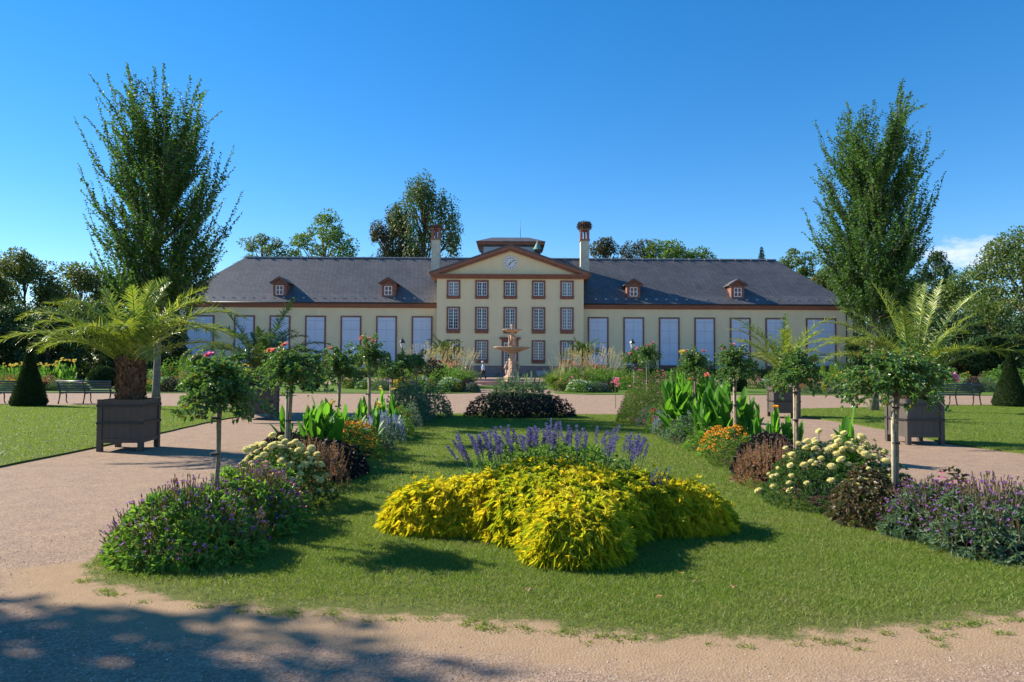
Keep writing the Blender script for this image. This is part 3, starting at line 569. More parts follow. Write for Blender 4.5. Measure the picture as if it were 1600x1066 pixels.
# ================================================================== FOUNTAIN
FX, FY = .02, 54.2
f = tag(empty('fountain', (FX, FY, 0)), 'two bowled sandstone fountain with carved pedestal in a round pink basin', 'fountain')
q = MB(); q.lathe([(4.15, 0), (4.15, .22), (4.22, .24), (4.22, .30), (3.8, .30), (3.8, .05)], 64, sm=False); q.build('basin_rim', M['pinkstone'], f)
q = MB(); q.lathe([(0, .10), (3.8, .10)], 48); q.build('water', M['water'], f)
q = MB(); q.lathe([(.95, 0), (.95, .2), (.74, .2), (.70, .32), (.70, .55), (.56, .62)], 8, a0=R(22.5), sm=False); q.lathe([(.56, .62), (.46, .75), (.38, 1.1), (.34, 1.5), (.29, 1.8)], 8, a0=R(22.5), sm=False)
q.lathe([(.29, 1.8), (.25, 2.0), (.23, 2.2), (.27, 2.35), (.36, 2.45)], 20); pd = q.build('pedestal', M['fstone'], f)
for k in range(4):
    q = MB(); a = k*math.pi/2+.0; c, s = math.cos(a), math.sin(a)
    q.sphere((c*.46, s*.46, 1.32), (.13, .13, .2)); q.sphere((c*.54, s*.54, 1.24), (.09, .09, .1)); q.sphere((c*.42, s*.42, .95), (.12, .12, .25)); q.sphere((c*.36, s*.36, 1.62), (.11, .11, .13)); q.build('lion_mask', M['fstone'], pd)
q = MB(); q.lathe([(.25, 2.42), (.5, 2.46), (.9, 2.58), (1.28, 2.72), (1.44, 2.80), (1.44, 2.85), (1.36, 2.85), (1.2, 2.80), (.4, 2.74), (0, 2.72)], 48); q.build('large_bowl', M['fstone'], f)
q = MB(); q.lathe([(.34, 2.74), (.32, 2.92), (.18, 3.0), (.13, 3.3), (.16, 3.6), (.12, 3.9), (.18, 4.02)], 16)
for k in range(4):
    a = k*math.pi/2+.5; c, s = math.cos(a), math.sin(a); q.tube([(c*.30, s*.30, 2.95), (c*.22, s*.22, 3.2), (c*.26, s*.26, 3.5), (c*.34, s*.34, 3.75)], [.09, .10, .07, .03], 8); q.sphere((c*.27, s*.27, 3.62), .07)
q.build('baluster', M['fstone'], f)
q = MB(); q.lathe([(.14, 3.98), (.3, 4.0), (.6, 4.08), (.76, 4.17), (.76, 4.21), (.7, 4.21), (0, 4.16)], 36); q.build('small_bowl', M['fstone'], f)
q = MB(); q.lathe([(.11, 4.16), (.10, 4.4), (.13, 4.48), (.12, 4.58), (.06, 4.6), (0, 4.6)], 14); q.build('finial', M['fstone'], f)

# ================================================================== PLANTER TUBS AND PALMS
def make_tub():
    t = empty('planter_tub'); s = .39; H = .92; p = .045
    for a in (-1, 1):
        for b in (-1, 1):
            q = MB(); q.box(min(a*s, a*(s-.085)), min(b*s, b*(s-.085)), 0, max(a*s, a*(s-.085)), max(b*s, b*(s-.085)), H); q.build('corner_post', M['tub'], t)
    for k in range(4):
        q = MB(); z0 = .15; w = s-.085; n = 5
        for i in range(n): a = -w+2*w*i/n; q.box(a+.0014, -s+.022, z0+.06, a+2*w/n-.0014, -s+.042, H-.03)
        q.box(-w, -s+.045, z0, w, -s+.06, H-.05)
        q.box(-w, -s+.010, z0, w, -s+.040, z0+.075); q.box(-w, -s+.010, H-.10, w, -s+.040, H-.004)
        q.xf(Matrix.Rotation(k*math.pi/2, 4, 'Z')); q.build('side_panel', M['tub'], t)
    q = MB()
    for z in (.485, .79):
        for k in range(4):
            n0 = len(q.V); q.box(-s-.006, -s-.012, z, s+.006, -s-.002, z+.036); q.box(s-.05, -s-.022, z-.006, s-.02, -s-.013, z+.034); q.xf(Matrix.Rotation(k*math.pi/2, 4, 'Z'), n0)
    q.build('iron_band', M['iron'], t)
    q = MB(); q.box(-s+.065, -s+.065, H-.12, s-.065, s-.065, H-.07); q.build('potting_soil', M['soil'], t)
    return t
def frond(rng, L, az, el, bend, W=.34, n=70, lw=.019):
    """one arching feather frond, root at origin"""
    q = MB(); k = 14; t = np.linspace(0, 1, k); ang = el-bend*t**1.5
    ds = L/(k-1); x = np.concatenate([[0], np.cumsum(np.cos(ang[:-1])*ds)]); z = np.concatenate([[0], np.cumsum(np.sin(ang[:-1])*ds)])
    pts = np.stack([x*math.cos(az), x*math.sin(az), z], 1); side = np.array([-math.sin(az), math.cos(az), 0.])
    sway = rng.normal()*.12; pts += side*(t**2*sway*L)[:, None]
    q.tube(pts, np.linspace(.022, .004, k), 5, 0, False)
    tt = np.linspace(.10, .995, n); idx = tt*(k-1); i0 = np.minimum(idx.astype(int), k-2); fr_ = idx-i0
    P = pts[i0]*(1-fr_)[:, None]+pts[i0+1]*fr_[:, None]; T = nrm(pts[i0+1]-pts[i0]); up = nrm(np.cross(T, side)*-1); up = np.where((up[:, 2:] < 0), -up, up)
    wl = W*(np.sin(np.pi*np.clip(tt*.86+.12, 0, 1))**.6)*(.35+.65*np.clip(tt*4, 0, 1))
    for s in (-1, 1):
        tw = 0
        D = T*(.55+.5*tt[:, None])+side*s*.85+up*(.45+rng.normal(size=n)*.25)[:, None]+rng.normal(size=(n, 3))*.11
        strips(q, P, D, up, wl*rng.uniform(.75, 1.15, n), lw, 0, 2, .6, rng.uniform(.05, .6, n), prof=lambda u: (1.0, .8, .05)[int(round(u*2))])
    return q
def palm(name_lab, loc, L, trunk_h, trunk_r, fronds, W, mat, seed, base_z, fl=70, lw=.019):
    e = tag(empty('palm_tree', (loc[0], loc[1], base_z)), name_lab, 'palm'); r = np.random.default_rng(seed)
    q = MB(); k = 9; q.tube([(0, 0, -.12+(trunk_h+.16)*i/k) for i in range(k+1)], [trunk_r*(.92+.12*math.sin(i*.5)) * (1-.25*(i/k)**3) for i in range(k+1)], 14)
    n = int(900*trunk_r/.2*max(trunk_h, .2)/.6); th = r.uniform(0, 6.283, n); z = r.uniform(-.05, trunk_h+.12, n); c = np.stack([np.cos(th), np.sin(th), 0*th], 1)
    kite(q, c*trunk_r*.9+np.stack([0*z, 0*z, z], 1), c*.5+np.array([0, 0, 1.0])+r.normal(size=(n, 3))*.2, c, trunk_r*.55, trunk_r*.28, 1, .3)
    q.build('trunk', [M['palmtrunk'], M['palmboot']], e)
    for (az, el, ln, bend) in fronds:
        if lw < .02 and el < 60: el += 9; bend += .28
        az, el = R(az), R(el); fq = frond(r, L*ln, az, el, bend, W*(1.12 if ln > .6 else .8), int(fl*.8), lw); o = fq.build('frond', M[mat], e)
        o.location = (math.cos(az)*trunk_r*.35, math.sin(az)*trunk_r*.35, trunk_h+.02+r.uniform(-.05, .06))
    return e
def autofronds(r, n, elmin, elmax, b0=1.1, b1=1.9):
    out = []
    for i in range(n):
        u = (i+.5)/n; el = elmax-(elmax-elmin)*u**.9; out.append(((i*137.5+r.uniform(-15, 15)) % 360, el+r.uniform(-6, 6), r.uniform(.78, 1.05)*(1 if u > .15 else .6), r.uniform(b0, b1)*(1 if u > .2 else .3)))
    return out
tub0 = make_tub()
tubs = [((222, 705.7), 5, 'L', 'dark wooden planter tub nearest on the left gravel path, holding the stout-trunked palm'),
        ((1418, 695.6), 8, 'R', 'nearest right wooden planter tub, at the lawn edge behind the tall rose tree'),
        ((426.3, 655.7), 6, 'L', 'farther dark wooden planter tub on the left path, half hidden behind a rose tree'),
        ((1209, 653.5), 6, 'R', 'farther dark wooden planter tub on the right path, behind the small rose tree')]
tub_pos = []
for i, (c, rot, side, lb) in enumerate(tubs):
    o = tub0 if i == 0 else copy_tree(tub0)
    x, y, _ = gp(*c); th = R(rot) if side == 'L' else R(-rot) if i == 3 else R(3)
    off = Vector((-.39, .39, 0)) if side == 'L' else Vector((.39, .39, 0))
    off = Matrix.Rotation(th, 3, 'Z') @ off; zb = .0
    o.location = (x+off.x, y+off.y, zb); o.rotation_euler = (0, 0, th); tub_pos.append((x+off.x, y+off.y)); tag(o, lb, 'planter', 'wooden palm tubs')
r = np.random.default_rng(41)
# az 180 = towards the left of the picture, 0 = right, 270 = towards the camera
def sc(x, y): return (x, y, .82)
fr1 = [(182, 38, 1.25, 1.05), (200, 30, 1.1, 1.15), (168, 58, 1.05, 1.15), (190, 62, .95, 1.2), (215, 52, .85, 1.3), (160, 75, .8, .8), (120, 80, .9, .6), (60, 78, .85, .6), (20, 70, .95, .9), (350, 58, 1.0, 1.15), (5, 48, 1.15, 1.3), (340, 40, 1.05, 1.45), (320, 50, .9, 1.5), (300, 58, .7, 1.6), (280, 64, .6, 1.5), (255, 56, .7, 1.6), (235, 44, .8, 1.5), (30, 40, 1.0, 1.4), (60, 50, .9, 1.4), (90, 60, .9, 1.2), (120, 50, .9, 1.4), (150, 42, 1.0, 1.3), (10, 28, .95, 1.1), (175, 22, .95, .9), (90, 85, .8, .3), (200, 82, .75, .4), (330, 82, .7, .5), (225, 28, .8, 1.1), (315, 26, .8, 1.2), (45, 65, .95, 1.0)]
palm('palm with thick fibrous trunk and wide yellow green fronds in the nearest left tub', tub_pos[0], 2.05, .68, .225, fr1, .36, 'palm', 51, .82, 80)
fr2 = [(178, 60, 1.05, 1.15), (170, 42, 1.1, 1.15), (188, 30, 1.0, 1.0), (200, 52, .85, 1.3), (160, 70, .95, .9), (150, 82, 1.0, .45), (110, 86, .9, .25), (60, 82, 1.0, .3), (20, 72, 1.15, .55), (8, 66, 1.2, .75), (355, 55, 1.0, .9), (2, 40, 1.2, 1.05), (350, 30, 1.2, 1.1), (340, 44, .85, 1.3), (310, 55, .7, 1.4), (270, 62, .6, 1.3), (235, 52, .7, 1.4), (30, 50, 1.1, 1.1), (70, 60, .9, 1.0), (120, 62, .9, 1.0), (150, 48, 1.0, 1.2), (210, 74, .8, .8), (330, 72, .8, .8), (15, 84, .95, .3), (192, 46, .95, 1.2), (90, 45, .9, 1.3)]
palm('tall palm with long arching fronds in the nearest right tub behind the rose tree', tub_pos[1], 2.25, .35, .19, fr2, .34, 'palm', 52, .82, 80)
palm('dark green palm with drooping fronds in the farther left tub', tub_pos[2], 2.25, .50, .15, autofronds(r, 28, 26, 82), .34, 'palm2', 53, .82, 66, .030)
palm('slender grey green palm in the farther right tub in front of the shuttered windows', tub_pos[3], 2.3, .45, .13, autofronds(r, 22, 32, 86, .8, 1.35), .34, 'palm', 54, .82, 60, .024)
for x, lb, sd in ((694, 'small palm in front of the left corner of the clock gable', 61), (911, 'small dark palm in front of the right corner of the clock gable', 62)):
    p = gp(x, 592.5); palm(lb, p, 2.7, 2.3, .2, autofronds(r, 24, 15, 82, .8, 1.4), .5, 'palm2', sd, 0, 44, .075)
    
# ================================================================== BENCHES (seen from behind)
def make_bench():
    b = empty('park_bench'); L = 1.95; q = MB()
    for i, (y, z) in enumerate(((.0, .50), (-.035, .585), (-.07, .67), (-.105, .755))): q.box(-L/2, y-.012, z-.027, L/2, y+.012, z+.027)
    q.tube([(-L/2-.02, -.135, .84), (L/2+.02, -.135, .84)], .030, 8)
    q.build('backrest', M['benchgreen'], b)
    q = MB()
    for i in range(5): y = .05+i*.095; z = .43-.035*math.sin(i/4*math.pi); q.box(-L/2, y, z-.012, L/2, y+.07, z+.012)
    q.build('seat', M['benchgreen'], b)
    for x in (-L/2+.06, -.02, L/2-.06):
        q = MB(); q.tube([(x, -.15, .86), (x, -.09, .72), (x, .01, .46), (x, .02, .36), (x, -.03, .16), (x, -.09, .0)], [.018, .020, .026, .026, .020, .024], 6)
        q.tube([(x, .01, .40), (x, .2, .38), (x, .40, .41), (x, .52, .43)], .018, 6); q.tube([(x, .40, .40), (x, .44, .26), (x, .42, .12), (x, .50, 0)], [.022, .022, .018, .022], 6)
        if abs(x) > .5: q.tube([(x, -.03, .56), (x, .2, .60), (x, .45, .60), (x, .50, .44)], .016, 6)
        q.build('leg', M['iron'], b)
    return b
bench0 = make_bench()
blist = [((130, 631.5), 3, 'green slatted bench right of the left clipped cone, seen from behind'), ((-8, 632), 3, 'green slatted bench cut by the left edge of the picture, left of the clipped cone'),
         ((1497, 633.5), -3, 'dark slatted bench between the nearest right tub and the right clipped cone, seen from behind'), ((1632, 634.5), -3, 'dark slatted bench at the right edge of the picture, right of the clipped cone')]
for i, (c, rz, lb) in enumerate(blist):
    o = bench0 if i == 0 else copy_tree(bench0); p = gp(*c); o.location = (p[0], p[1]+.1, 0); o.rotation_euler = (0, 0, R(rz)); tag(o, lb, 'bench', 'slatted park benches facing the far path')
e = tag(empty('park_bench', gp(127, 586.5), R(170)), 'small distant weathered bench in front of the dark hedge on the left', 'bench')
q = MB(); [q.box(-.95, -.02, .5+.14*i, .95, .02, .61+.14*i) for i in range(3)]; q.build('backrest', M['benchfar'], e)
q = MB(); q.box(-.95, .03, .42, .95, .42, .46); q.build('seat', M['benchfar'], e)
for x in (-.8, .8): q = MB(); q.box(x-.04, -.02, 0, x+.04, .40, .42); q.build('leg', M['iron'], e)

# ================================================================== TREES
def upright_tree(loc, H, W, crown0, seed, lab, leanx=0):
    e = tag(empty('elm_tree', (loc[0], loc[1], 0)), lab, 'tree', 'upright elm trees flanking the garden'); r = np.random.default_rng(seed); nr = np.random.default_rng(seed+100)
    tk = MB(); tz = np.linspace(0, H*.80, 12); off = np.cumsum(r.normal(size=(12, 2))*.03, 0)
    tp = np.stack([off[:, 0], off[:, 1], tz], 1); tr_ = np.interp(tz, [0, .25, crown0, H*.8], [.17, .115, .10, .02]); tk.tube(tp, tr_, 12)
    lf = MB(); nl = 100
    for i in range(nl):
        u = (i+.5)/nl; z0 = crown0*.80+(H*.76-crown0*.8)*u**1.1; az = i*2.399+r.uniform(-.3, .3); rel = (z0-crown0)/(H-crown0)
        reach = W*np.interp(rel, [-.1, 0, .2, .45, .75, 1], [.70, .80, .98, .76, .50, .25])*r.uniform(.6, 1.12); up = r.uniform(1.2, 2.3) if rel > .22 else r.uniform(.8, 1.7)
        L = math.hypot(reach, up)*1.05; k = 7; t = np.linspace(0, 1, k); d = np.array([math.cos(az), math.sin(az), 0])
        b = np.array([np.interp(z0, tz, tp[:, 0]), np.interp(z0, tz, tp[:, 1]), z0])
        pts = b+d*(reach*t**.72)[:, None]+np.array([0, 0, 1.])*(up*(t*.55+t**2*.55))[:, None]+np.cumsum(r.normal(size=(k, 3))*.035, 0)
        if pts[-1, 2] > H-.3: pts[:, 2] -= (pts[-1, 2]-H+.3)*t
        tk.tube(pts, np.linspace(.032, .006, k), 5, 0, False)
        # shoots
        ns = 17
        for j in range(ns):
            tt = (j+.6)/ns*.88+.12; q0 = pts[min(k-2, int(tt*(k-1)))]+(pts[min(k-1, int(tt*(k-1))+1)]-pts[min(k-2, int(tt*(k-1)))])*((tt*(k-1)) % 1)
            a2 = az+r.uniform(-2.2, 2.2); out = r.uniform(.15, 1.1); sd = nrm(np.array([math.cos(a2)*out, math.sin(a2)*out, 1.0])+d*.28*tt)
            SL = r.uniform(.45, 1.2)*(1.35 if j == ns-1 else 1)
            if j == ns-1: sd = nrm(nrm(pts[-1]-pts[-3])+np.array([0, 0, .5])); q0 = pts[-1]
            m = int(SL/.030); s = np.linspace(.03, 1, m); c = q0+sd*(s*SL)[:, None]+np.array([0, 0, 1])*(s**2*.08*SL)[:, None]
            c[:, 2] = np.where(c[:, 2] > H-.5, H-.5+(c[:, 2]-H+.5)*.45, c[:, 2])
            if j % 3 == 0 or j == ns-1: tk.tube([q0, q0+sd*SL*.5, c[-1]], [.008, .006, .003], 3, 0, False)
            sv = nrm(np.cross(sd, [0.3, .2, 1.0])+nr.normal(size=3)*.3); sgn = np.where(np.arange(m) % 2 == 0, 1, -1)[:, None]
            spread = (.55*(1-s*.4))[:, None]
            D = sd*.55+sv*sgn*spread*1.3+nr.normal(size=(m, 3))*.38; P = c+sv*sgn*.02
            kite(lf, P, D, nr.normal(size=(m, 3))*.6+np.array([0, 0, 1.0]), .135*(1-.35*s)*nr.uniform(.7, 1.2, m), .095*(1-.35*s), 0, .2, droop=.25)
    tk.build('trunk', M['bark'], e); lf.build('crown', M['elm'], e); return e
pL = gp(243, 641); pR = gp(1367, 642.5)
upright_tree(pL, 10.9, 2.05, 3.1, 71, 'tall upright elm on the left rising behind the stout palm')
upright_tree(pR, 10.9, 1.85, 3.3, 72, 'tall upright elm on the right rising behind the palm and rose tree')

def park_tree(x, top, width, Y, mat, lab, seed, n=9000, base=None, leaf=.3, style='round', cat='tree', group=None, bark='bark2', name='park_tree', clus=80):
    p = atY(x, top, Y); H = p[2]; rx = width/2/F_PX*Y; r = np.random.default_rng(seed)
    e = tag(empty(name, (p[0], Y, 0)), lab, cat, group); zb = H*.28 if base is None else base
    ry = min(rx, (H-zb)*.6)*.9; rz = (H-zb)/2; zc = zb+rz
    if style == 'tall': th = r.uniform(0, 6.283, clus); u = r.uniform(-1, 1, clus); rr = np.sqrt(np.clip(1-((u+.15)/1.15)**2, 0, 1))*r.uniform(.3, 1, clus)
    else: th = r.uniform(0, 6.283, clus); u = r.uniform(-1, 1, clus)**1; rr = np.sqrt(np.clip(1-np.abs(u)**2.4, 0, 1))*r.uniform(.45, 1, clus)**.6
    C = np.stack([np.cos(th)*rr*rx, np.sin(th)*rr*ry, zc+u*rz*.93], 1)+r.normal(size=(clus, 3))*rx*.06
    tk = MB(); tk.tube([(0, 0, 0), (r.normal()*.1, 0, zb), (r.normal()*.3, 0, zc), (r.normal()*.2, 0, H*.9)], [H*.022, H*.017, H*.010, .03], 8)
    for i in range(0, clus, 2):
        b = np.array([0, 0, np.clip(C[i, 2]-rx*.9, zb*.7, H*.8)]); mid = (b+C[i])/2+np.array([0, 0, -.08*rx]); tk.tube([b, mid, C[i]], [H*.006, H*.004, .02], 4, 0, False)
    q = MB(); n = int(n*1.7); leaf = leaf*1.25; per = n//clus; cs = rx*(.34 if style != 'airy' else .25)*r.uniform(.65, 1.25, clus)
    P = np.repeat(C, per, 0); off = r.normal(size=P.shape); off /= np.linalg.norm(off, axis=1)[:, None]; rad = (r.uniform(.25, 1, len(P))**.5)[:, None]
    sq = np.array([1, 1, .75]) if style != 'weep' else np.array([.5, .5, 1.25])
    Q = P+off*rad*np.repeat(cs, per)[:, None]*sq
    D = off+r.normal(size=P.shape)*.6+(np.array([0, 0, -1.1]) if style == 'weep' else np.array([0, 0, -.15])); kite(q, Q, D, off+np.array([0, 0, .8])+r.normal(size=P.shape)*.3, leaf*r.uniform(.6, 1.2, len(P)), leaf*.62, 0, .25)
    tk.build('trunk', M[bark], e); q.build('crown', M[mat], e); return e
park_tree(38, 394, 110, 78, 'tree2', 'olive brown broadleaf tree at the far left with an open top', 81, 12000, 1.0, .26, clus=110)
park_tree(-30, 425, 90, 70, 'tree2', 'broad olive tree cut by the left edge of the picture', 82, 9000, 1.0, .26)
park_tree(128, 413, 100, 86, 'tree2', 'rusty green tree between the far left tree and the left elm', 83, 10000, 1.0, .28)
park_tree(190, 436, 90, 88, 'tree1', 'low green tree behind the left elm trunk', 84, 8000, 1.0, .28)
park_tree(255, 440, 100, 95, 'tree1', 'dark green tree beside the left hip of the slate roof', 85, 8000, 1.0, .28)
for i, (x, t, wd, Y, m) in enumerate(((15, 478, 90, 62, 'tree4'), (78, 488, 85, 60, 'tree4'), (140, 474, 95, 64, 'tree1'), (205, 480, 90, 66, 'tree4'), (262, 500, 60, 70, 'tree4'), (-50, 470, 100, 60, 'tree4'))):
    park_tree(x, t, wd, Y, m, ['dark dense shrub tree behind the left yellow cannas', 'dark shrub tree just right of the left clipped cone', 'green shrub tree behind the left end of the dark hedge', 'dark shrub tree hidden behind the stout palm', 'dark shrub tree against the left end of the pavilion', 'dark shrub tree at the extreme left edge'][i], 90+i, 8000, .1, .20, cat='shrub tree', clus=70, group='dark shrub trees behind the left beds', name='shrub_tree')
park_tree(412, 366, 95, 112, 'tree1', 'loose crowned tree peeking over the left end of the slate ridge', 101, 7000, 4, .32, 'airy')
park_tree(505, 332, 105, 115, 'tree3', 'tall many spired tree rising over the left roof', 102, 10000, 4, .34, 'airy', clus=120)
park_tree(612, 322, 80, 112, 'copper', 'rusty brown birch left of the tallest birch behind the roof', 103, 7000, 6, .32, 'weep', clus=90)
park_tree(664, 285, 128, 112, 'birch', 'tallest drooping birch behind the left chimney', 104, 13000, 6, .34, 'weep', clus=150)
park_tree(944, 376, 66, 118, 'copper', 'dark copper tree just right of the stork nest chimney', 105, 6000, 6, .32)
park_tree(996, 377, 72, 120, 'copper', 'purple brown tree second to the right of the nest chimney', 106, 6000, 6, .32)
park_tree(1040, 372, 80, 118, 'tree3', 'bright green tree peeking highest over the right roof', 107, 7000, 6, .32)
park_tree(1092, 389, 72, 120, 'tree3', 'low green tree over the right roof beside the bright one', 108, 6000, 6, .32)
park_tree(1245, 386, 70, 105, 'tree1', 'open branched pine above the right hip of the roof', 109, 5000, 3, .3, 'airy', clus=60)
park_tree(1300, 420, 90, 100, 'tree1', 'green tree behind the right elm', 110, 8000, 1, .3)
park_tree(1460, 396, 62, 100, 'tree4', 'round dark tree right of the right elm', 111, 8000, 1, .28)
park_tree(1512, 426, 100, 82, 'tree1', 'grey green tree between the round tree and the big right tree', 112, 9000, .5, .26)
park_tree(1412, 440, 90, 80, 'tree4', 'dark tree behind the right tall palm', 113, 9000, .5, .26)
park_tree(1598, 360, 150, 64, 'tree1', 'big broadleaf tree filling the right edge', 114, 16000, .3, .22, clus=130)
park_tree(1690, 380, 120, 60, 'tree1', 'big broadleaf tree outside the right edge', 115, 8000, .3, .24)
for i, (x, t, wd, Y, m) in enumerate(((1375, 500, 70, 62, 'tree4'), (1432, 478, 90, 60, 'tree4'), (1490, 490, 90, 58, 'tree4'), (1545, 476, 80, 60, 'tree1'), (1600, 486, 90, 56, 'tree4'), (1338, 528, 40, 60, 'tree4'))):
    park_tree(x, t, wd, Y, m, ['dark shrub tree right of the pavilion behind the elm trunk', 'dark shrub tree behind the right tall palm crown', 'dark shrub tree above the right bench', 'green shrub tree left of the right clipped cone', 'dark shrub tree behind the right clipped cone', 'low dark shrub at the right end of the pavilion'][i], 120+i, 8000, .1, .19, cat='shrub tree', clus=70, group='dark shrub trees behind the right beds', name='shrub_tree')
# a small spruce over the roof
def spruce(x, top, Y, wid, lab, seed):
    p = atY(x, top, Y); r = np.random.default_rng(seed); e = tag(empty('spruce_tree', (p[0], Y, 0)), lab, 'tree'); H = p[2]; q = MB(); tk = MB(); tk.tube([(0, 0, 0), (0, 0, H)], [.25, .03], 8)
    n = 5000; u = r.uniform(0, 1, n)**.7; th = np.round(r.uniform(0, 14, n))/14*6.283+np.floor(u*16)*.9; rad = u*wid*r.uniform(.1, 1, n); z = H-u*H*.45+r.normal(size=n)*.05-.25*rad
    kite(q, np.stack([np.cos(th)*rad, np.sin(th)*rad, z], 1), np.stack([np.cos(th), np.sin(th), -.4+0*th], 1)+r.normal(size=(n, 3))*.3, [0, 0, 1.], .35, .14); tk.build('trunk', M['bark2'], e); q.build('crown', M['tree4'], e)
spruce(1190, 386, 118, 2.6, 'small pointed spruce peeking over the right end of the ridge', 130)
# shade tree outside the frame on the left, which shades the near gravel
park_tree(-1790, -838, 1240, 5.4, 'tree1', 'large shade tree standing left of the camera by the near path', 131, 17000, 2.8, .18, 'airy', clus=125)

# ================================================================== TOPIARY, HEDGE
def cone(xc, yb, topy, wpx, lab, seed):
    p = gp(xc, yb); Y = p[1]; H = (yb-topy)/F_PX*Y; rr = wpx/2/F_PX*Y*.84; r = np.random.default_rng(seed); e = tag(empty('yew_cone', p), lab, 'topiary', 'clipped yew cones on the lawns')
    n = 26000; u = r.uniform(0, 1, n)**.62; th = r.uniform(0, 6.283, n); z = H*(1-u); lf = lumps(r, 6, 2.6)
    prof = rr*np.where(u > .93, 1-(u-.93)*2.6, (u/.93)**1.3*.95+.05); rad = prof*(1+.07*lf(np.cos(th)*1.5, z*1.2))*r.uniform(.88, 1.03, n)
    c = np.stack([np.cos(th), np.sin(th), 0*th], 1); q = MB(); kite(q, c*rad[:, None]+np.stack([0*z, 0*z, z], 1), c+np.array([0, 0, .5])+r.normal(size=(n, 3))*.6, c, .055, .022)
    q.lathe([(rr*.7, .05), (rr*.78, H*.1), (rr*.28, H*.55), (.01, H*.92)], 16); q.build('foliage', M['yew'], e); q = MB(); q.tube([(0, 0, 0), (0, 0, .3)], .06); q.build('trunk', M['bark2'], e)
cone(45, 635.5, 535, 58, 'tall clipped yew cone on the left lawn beside the green bench', 140)
cone(1579, 636, 544, 58, 'tall clipped yew cone on the right lawn beside the dark bench', 141)
def ball(xc, yb, dpx, mat, lab, seed, stem=0, n=7000, hf=.9, group=None, hpx=None):
    p = gp(xc, yb); Y = p[1]; rr = dpx/2/F_PX*Y; r = np.random.default_rng(seed); e = tag(empty('clipped_ball' if not stem else 'ball_tree', p), lab, 'topiary', group)
    zc = rr*hf+stem; d = nrm(r.normal(size=(n, 3))); lf = lumps(r, 6, 3); rad = rr*(1+.10*lf(d[:, 0]*1.2, d[:, 2]*1.2+d[:, 1]))*r.uniform(.85, 1.05, n); P = d*rad[:, None]*[1, 1, hf]+[0, 0, zc]; k = P[:, 2] > .02
    q = MB(); kite(q, P[k], (d+[0, 0, .4]+r.normal(size=(n, 3))*.6)[k], d[k], rr*.12+.03, rr*.06+.012); q.sphere((0, 0, zc), (rr*.8, rr*.8, rr*hf*.8)); q.build('crown' if stem else 'foliage', M[mat], e)
    q = MB(); q.tube([(0, 0, 0), (0, 0, zc)], .03 if not stem else .05); q.build('trunk', M['bark2'], e)
ball(160, 607.5, 37, 'yew', 'round clipped yew ball left of the stout palm trunk', 142)
ball(405, 617, 42, 'yew', 'round clipped yew ball behind the farther left tub', 143)
ball(483, 612, 30, 'yew', 'small dark yew ball behind the second rose tree', 144)
ball(1150, 613, 30, 'yew', 'dark yew ball behind the third right rose tree', 145)
ball(68, 590, 20, 'yew', 'small dark ball in the left far bed behind the clipped cone', 146)
for i, (x, yb, d, st, lb) in enumerate(((229, 588, 18, 1.0, 'standard ball tree just left of the left elm trunk'), (269, 588, 22, 1.0, 'standard ball tree in front of the left end window'), (308, 588, 20, 1.0, 'standard ball tree behind the left palm frond tips'), (1273, 590, 22, 1.1, 'bright ball tree in front of the right end window'), (1321, 590, 21, .9, 'ball tree with long shoots near the right end of the pavilion'))):
    ball(x, yb, d, 'tree3' if i > 2 else 'tree1', lb, 150+i, st, 3000, 1.0, 'standard ball trees before the pavilion')
for i, (x, yb, hp) in enumerate(((606, 592, 40), (640, 592, 36), (1000, 592, 38), (1020, 592, 36), (1093, 592, 40))):
    p = gp(x, yb); q = MB(); r = np.random.default_rng(160+i); n = 2200; H = hp/F_PX*p[1]; u = r.uniform(0, 1, n); th = r.uniform(0, 6.283, n); rad = (.12+.55*u)*r.uniform(.75, 1.0, n)
    e = tag(empty('dwarf_conifer', p), ['dark little conifer behind the third left rose tree', 'dark little conifer by the left street lamp', 'little conifer by the right street lamp', 'little conifer right of the right street lamp', 'narrow dark conifer in front of the fourth right shutter'][i], 'conifer', 'dwarf conifers along the pavilion')
    kite(q, np.stack([np.cos(th)*rad, np.sin(th)*rad, H*(1-u)], 1), np.stack([np.cos(th), np.sin(th), .6+0*th], 1)+r.normal(size=(n, 3))*.4, [0, 0, 1.], .16, .06); q.build('foliage', M['tree4'], e)
def hedge(x0, x1, y, top, mat, lab, seed, d=1.2):
    a = gp(x0, y); b = gp(x1, y); Y = (a[1]+b[1])/2; H = (y-top)/F_PX*Y; L = b[0]-a[0]; r = np.random.default_rng(seed); e = tag(empty('hedge', ((a[0]+b[0])/2, Y, 0)), lab, 'hedge')
    q = MB(); q.box(-L/2+.1, .1, 0, L/2-.1, d-.1, H-.1); n = int(min(26000, L*H*500)); f_ = r.uniform(0, 1, n) < .6
    P = np.stack([r.uniform(-L/2, L/2, n), np.where(f_, r.uniform(-.02, .1, n), r.uniform(0, d, n)), np.where(f_, r.uniform(0, H, n), H+r.uniform(-.12, .03, n))], 1)
    kite(q, P, np.where(f_[:, None], [0, -1., .5], [0, -.2, 1.])+r.normal(size=(n, 3))*.6, np.where(f_[:, None], [0, -1., .3], [0, 0, 1.]), .11, .06); q.build('foliage', M[mat], e)
hedge(104, 166, 588, 564, 'tree4', 'dark clipped hedge behind the small distant bench on the left', 170)
hedge(258, 640, 589.5, 577, 'tree1', 'low clipped hedge along the foot of the left wing', 171, .8)
hedge(952, 1375, 591.5, 578, 'tree1', 'low clipped hedge along the foot of the right wing', 172, .8)
hedge(-260, 100, 586, 560, 'tree4', 'tall dark hedge behind the far left beds', 173)
hedge(1380, 1900, 590, 558, 'tree4', 'tall dark hedge behind the far right beds', 174)
